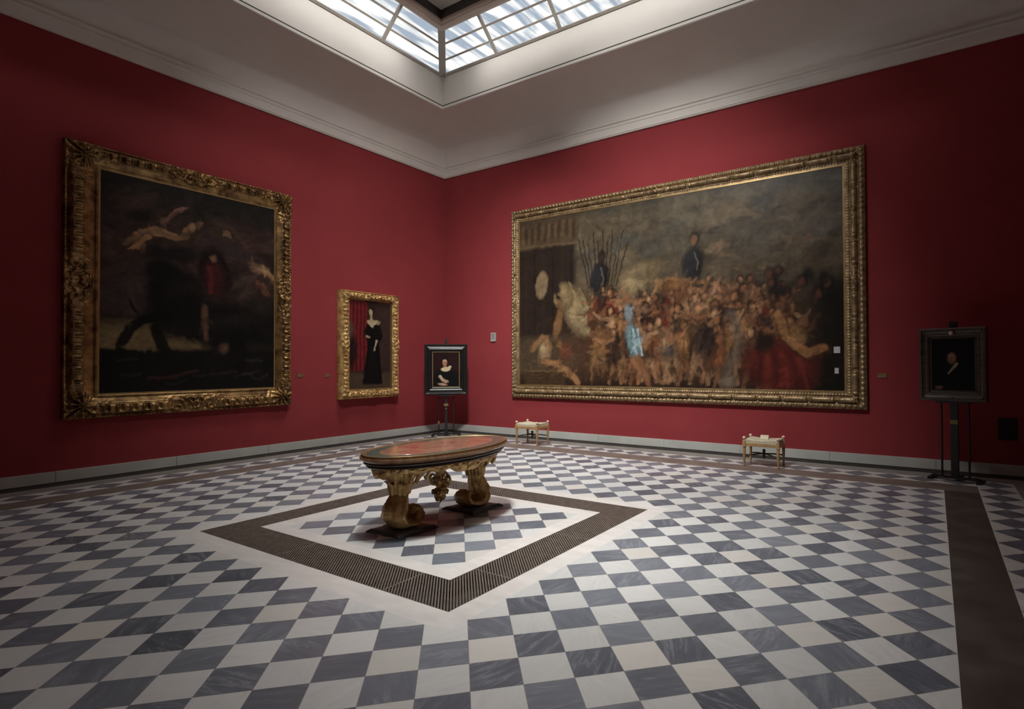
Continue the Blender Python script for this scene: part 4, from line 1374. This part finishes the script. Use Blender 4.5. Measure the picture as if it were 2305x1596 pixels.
def easel_picture(label, x, y, rz, W, z0, z1, kind, cw, ch, cz):
    """framed portrait resting on the easel ledge; local y=0 is the back of the frame, viewer at -y"""
    H = z1 - z0
    fp = thing('framed_portrait', label, 'painting', (x, y, z0), rz)
    to3 = lambda u, v, h: (u - W / 2, -h, v)
    bw = (W - cw) / 2; bb = cz - z0
    if kind == 0:
        pr = [(0, 0), (0, .050), (.012, .062), (.030, .062), (.044, .050), (.060, .046), (.085, .060), (.10, .082), (.115, .086), (.130, .075), (.150, .052), (bw - .02, .040), (bw - .014, .044), (bw, .036), (bw, .014)]
        mt = M['black_frame']
    else:
        pr = [(0, 0), (0, .075), (.018, .085), (.034, .085), (.044, .066), (.075, .052), (.095, .056), (.11, .052), (bw - .025, .044), (bw - .014, .050), (bw, .034), (bw, .014)]
        mt = M['brown_frame']
    fr = bolection(W, H, bw, pr, to3).build('frame', mt, fp)
    MB().box((-W / 2 + .02, -.016, .02), (W / 2 - .02, 0, H - .02)).build('backing_board', M['brown_frame'], fp)
    ch = H - 2 * bw if abs(H - 2 * bw - ch) < .02 else ch
    e = .020
    sl = MB()
    u0, u1, v0, v1 = bw - .002, W - bw + .002, bw - .002, H - bw + .002
    for a in ((u0, v0, u1, v0 + e), (u0, v1 - e, u1, v1), (u0, v0 + e, u0 + e, v1 - e), (u1 - e, v0 + e, u1, v1 - e)):
        lo, hi = to3(a[0], a[1], .018), to3(a[2], a[3], .036 if kind == 0 else .034)
        sl.box(tuple(min(p, q) for p, q in zip(lo, hi)), tuple(max(p, q) for p, q in zip(lo, hi)))
    sl.build('sight_slip', M['gilt_plain'] if kind == 0 else M['brown_frame'], fp, bevel=.006)
    pt = paint_bust(W - 2 * bw, H - 2 * bw, kind)
    pt.mesh('canvas', fp, to3(bw, bw, .026), (W - 2 * bw, 0, 0), (0, 0, H - 2 * bw))
    if kind == 1:
        kb = MB()
        kb.ball((0, -.088, H - .075), .030)
        kb.build('boss', M['ivory'], fp, smooth=True)
        for u, v in ((.06, .06), (W - .06, .06), (.06, H - .06), (W - .06, H - .06), (W / 2, .06)):
            MB().ball(to3(u, v, .066), .013).build('stud', M['brass'], fp, smooth=True)
    return fp

RZ1 = PI / 4 - .0
e1 = make_easel('black post easel in the far corner holding the black-framed portrait', .95, -.87, RZ1, 2.26, .60, .055, .165, False)
q1 = Vector((.95, -.87)) + Vector((math.sin(RZ1), -math.cos(RZ1))) * .024
easel_picture('black-framed portrait of a person with a pale collar, on the far corner easel', q1.x, q1.y, RZ1, .965, .955, 2.125, 0, .62, .86, 1.10)
RZ2 = -math.atan2(.17, .57)
e2 = make_easel('black post easel at the dark right end of the right wall', 10.805, -.775, RZ2, 2.225, .58, .095, .165, True)
q2 = Vector((10.805, -.775)) + Vector((math.sin(RZ2), -math.cos(RZ2))) * .024
easel_picture('dark brown-framed portrait of a person in black, on the easel at the right end', q2.x, q2.y, RZ2, .815, 1.115, 2.135, 1, .555, .76, 1.24)
for ea, zl, W, zz in ((e1, .955, .36, .72), (e2, 1.115, .42, .82)):
    MB().box((-W / 2, -.085, zl - .028), (W / 2, -.02, zl - .001)).build('ledge', M['black_iron'], ea, bevel=.003)
    MB().box((-.05, -.030, zz - .03), (.05, -.02, zz + .03)).build('label_plate', M['brass'], ea, bevel=.003)
k = MB().box((-.165 - .02, -.004, .27), (-.165 + .02, .008, .345)); k.build('clip', M['brass'], e1, bevel=.003)
k = MB().ball((0, -.028, .63), .02); k.build('adjusting_knob', M['brass'], e1, smooth=True)

# ================================================================== small wall fittings
o = MB().box((-.077, -.035, -.108), (.077, 0, .108)).build('wall_sensor', M['greybox'], bevel=.008)
o.location = (1.643, 0, 2.305); tag(o, 'small grey sensor box on the red wall, left of the huge procession painting', 'sensor')
MB().box((-.055, -.039, -.05), (.055, -.034, .085)).build('sensor_face', M['greyface'], o, bevel=.002)
def plate(label, wall, a, z, w, h):
    if wall == 'right':
        o = MB().box((-w / 2, -.012, -h / 2), (w / 2, 0, h / 2)).build('wall_label', M['brass'], bevel=.003); o.location = (a, 0, z)
    else:
        o = MB().box((0, -w / 2, -h / 2), (.012, w / 2, h / 2)).build('wall_label', M['brass'], bevel=.003); o.location = (0, a, z)
    tag(o, label, 'label')
plate('small brass label on the wall right of the huge procession painting', 'right', 9.86, 1.446, .14, .075)
plate('small brass label on the wall just right of the large dark stormy painting', 'left', -3.82, 1.452, .12, .07)
plate('small brass label on the wall just left of the tall narrow painting', 'left', -3.25, 1.44, .11, .07)
for lab, x, z, w, h in (('upper, larger pale square tag on the right edge of the procession canvas', 9.203, 1.871, .098, .108),
                        ('lower, smaller pale tag on the right edge of the procession canvas', 9.196, 1.523, .062, .094)):
    o = MB().box((-w / 2, -.004, -h / 2), (w / 2, 0, h / 2)).build('paper_tag', M['tag']); o.location = (x, -.0485, z)
    tag(o, lab, 'tag')
o = thing('wall_vent', 'small dark vent panel low on the wall right of the right-hand easel', 'vent', (11.465, 0, .52))
MB().box((-.112, -.014, 0), (.112, 0, .322)).build('vent_frame', M['black_iron'], o, bevel=.003)
vm = MB()
for k in range(7):
    vm.box((-.095, -.020, .03 + .04 * k), (.095, -.013, .05 + .04 * k))
vm.build('vent_slats', M['black_iron'], o)

# ================================================================== camera
RW = [[0.8478351139511768, 0.5302426790320354, -0.004280290215051635],
      [0.010825448738834537, -0.009237918802360311, 0.9998987301301084],
      [-0.5301494404514616, 0.847795589861808, 0.013572346881474465]]
r_, u_, f_ = (Vector(v) for v in RW)
cd = bpy.data.cameras.new('camera')
cam = bpy.data.objects.new('camera', cd)
COL.objects.link(cam)
mw = Matrix.Identity(4)
for i in range(3):
    mw[i][0] = r_[i]; mw[i][1] = u_[i]; mw[i][2] = -f_[i]
mw.translation = Vector((10.563627, -10.103217, 1.652171))
cam.matrix_world = mw
cd.sensor_width = 36.; cd.sensor_fit = 'HORIZONTAL'
cd.lens = 1250.646 / 2305. * 36.
cd.shift_x = (1152.5 - 1319.147) / 2305.
cd.shift_y = (802.52 - 798.) / 2305.
cd.clip_start = .05; cd.clip_end = 200
SC.camera = cam

# ================================================================== light
wd = bpy.data.worlds.new('sky'); SC.world = wd
wd.use_nodes = True
nt = wd.node_tree; nt.nodes.clear()
def wn(kind, **kw):
    n = nt.nodes.new(kind)
    for k_, v_ in kw.items(): setattr(n, k_, v_)
    return n
tc = wn('ShaderNodeTexCoord')
sx = wn('ShaderNodeSeparateXYZ'); nt.links.new(tc.outputs['Generated'], sx.inputs[0])
dv = []
for a in (0, 1):
    m_ = wn('ShaderNodeMath', operation='DIVIDE'); nt.links.new(sx.outputs[a], m_.inputs[0])
    mz = wn('ShaderNodeMath', operation='MAXIMUM'); nt.links.new(sx.outputs[2], mz.inputs[0]); mz.inputs[1].default_value = .05
    nt.links.new(mz.outputs[0], m_.inputs[1]); dv.append(m_.outputs[0])
cb = wn('ShaderNodeCombineXYZ'); nt.links.new(dv[0], cb.inputs[0]); nt.links.new(dv[1], cb.inputs[1])
mp = wn('ShaderNodeMapping'); nt.links.new(cb.outputs[0], mp.inputs[0])
mp.inputs['Rotation'].default_value = (0, 0, math.radians(20))
mp.inputs['Scale'].default_value = (16, 2.2, 1)
nz = wn('ShaderNodeTexNoise'); nt.links.new(mp.outputs[0], nz.inputs['Vector'])
nz.inputs['Scale'].default_value = 1.6; nz.inputs['Detail'].default_value = 3.; nz.inputs['Roughness'].default_value = .5; nz.inputs['Distortion'].default_value = .4
rp = wn('ShaderNodeValToRGB'); nt.links.new(nz.outputs[0], rp.inputs[0])
e_ = rp.color_ramp.elements
e_[0].position = .42; e_[0].color = (.28, .33, .40, 1)  # blue-grey bands in the sky colour imitate slat shadows on the glass
e_[1].position = .58; e_[1].color = (.95, .93, .88, 1)
bg = wn('ShaderNodeBackground'); nt.links.new(rp.outputs[0], bg.inputs[0]); bg.inputs[1].default_value = 1.5
wo = wn('ShaderNodeOutputWorld'); nt.links.new(bg.outputs[0], wo.inputs[0])

def area(name, loc, size, power, spread, col=(1, 1, 1), rot=(0, 0, 0), shape='DISK', sy=None):
    l = bpy.data.lights.new(name, 'AREA')
    l.shape = shape; l.size = size
    if sy: l.size_y = sy
    l.energy = power; l.spread = math.radians(spread); l.color = col
    o = bpy.data.objects.new(name, l); COL.objects.link(o)
    o.location = loc; o.rotation_euler = rot
    return o
LC = (1, .982, .955)
K = 1.06
for x, y, size, sp, w in ((3.1, -3.1, 2.0, 75, .258), (3.1, -5.5, 2.0, 55, .015), (7, -7, 2.0, 55, .055), (9, -3.3, 2.0, 55, .024)):
    area('lantern_lamp', (x, y, 8.5), size, 300 * w * K, sp, LC)  # added out-of-view area lights that brighten the room from above
# added flood lights without fixtures, each brightening one part of the room
FL = Vector((6.6, -6.4, 8.4))
for tx, ty, tz, sp, w in ((0, 0, 4.5, 40, .022), (7, 0, 5.2, 58, .034), (2, 0, 2.5, 40, .066), (5.5, 0, 2.5, 65, .233), (0, -2, 2.5, 65, .130), (6.1, -3.0, 0, 65, .255), (8.3, -6, 0, 40, .080)):
    o = area('flood_lamp', FL, .9, 300 * w * K, sp, LC)
    o.rotation_euler = (Vector((tx, ty, tz)) - FL).to_track_quat('-Z', 'Y').to_euler()
# added strip lights, out of view, brightening the skylight well
T = math.radians(57)
for c, w in ((3.75, 5.2), (6.25, 5.6), (8.75, 5.2)):
    area('strip_lamp', (c, -2.4, 8.5), 2.5, w * K, 64, LC, rot=(T, 0, 0), shape='RECTANGLE', sy=.25)
for c, w in ((3.75, 6.), (6.25, 5.), (8.75, 3.4)):
    area('strip_lamp', (2.4, -c, 8.5), .25, w * K, 64, LC, rot=(0, T, 0), shape='RECTANGLE', sy=2.5)

SC.view_settings.view_transform = 'Standard'
SC.view_settings.look = 'None'
SC.view_settings.exposure = 0
SC.view_settings.gamma = 1
SC.view_settings.use_curve_mapping = False
SC.cycles.use_denoising = True
SC.cycles.max_bounces = 8
SC.cycles.diffuse_bounces = 5
SC.cycles.transparent_max_bounces = 8
SC.cycles.sample_clamp_indirect = 6
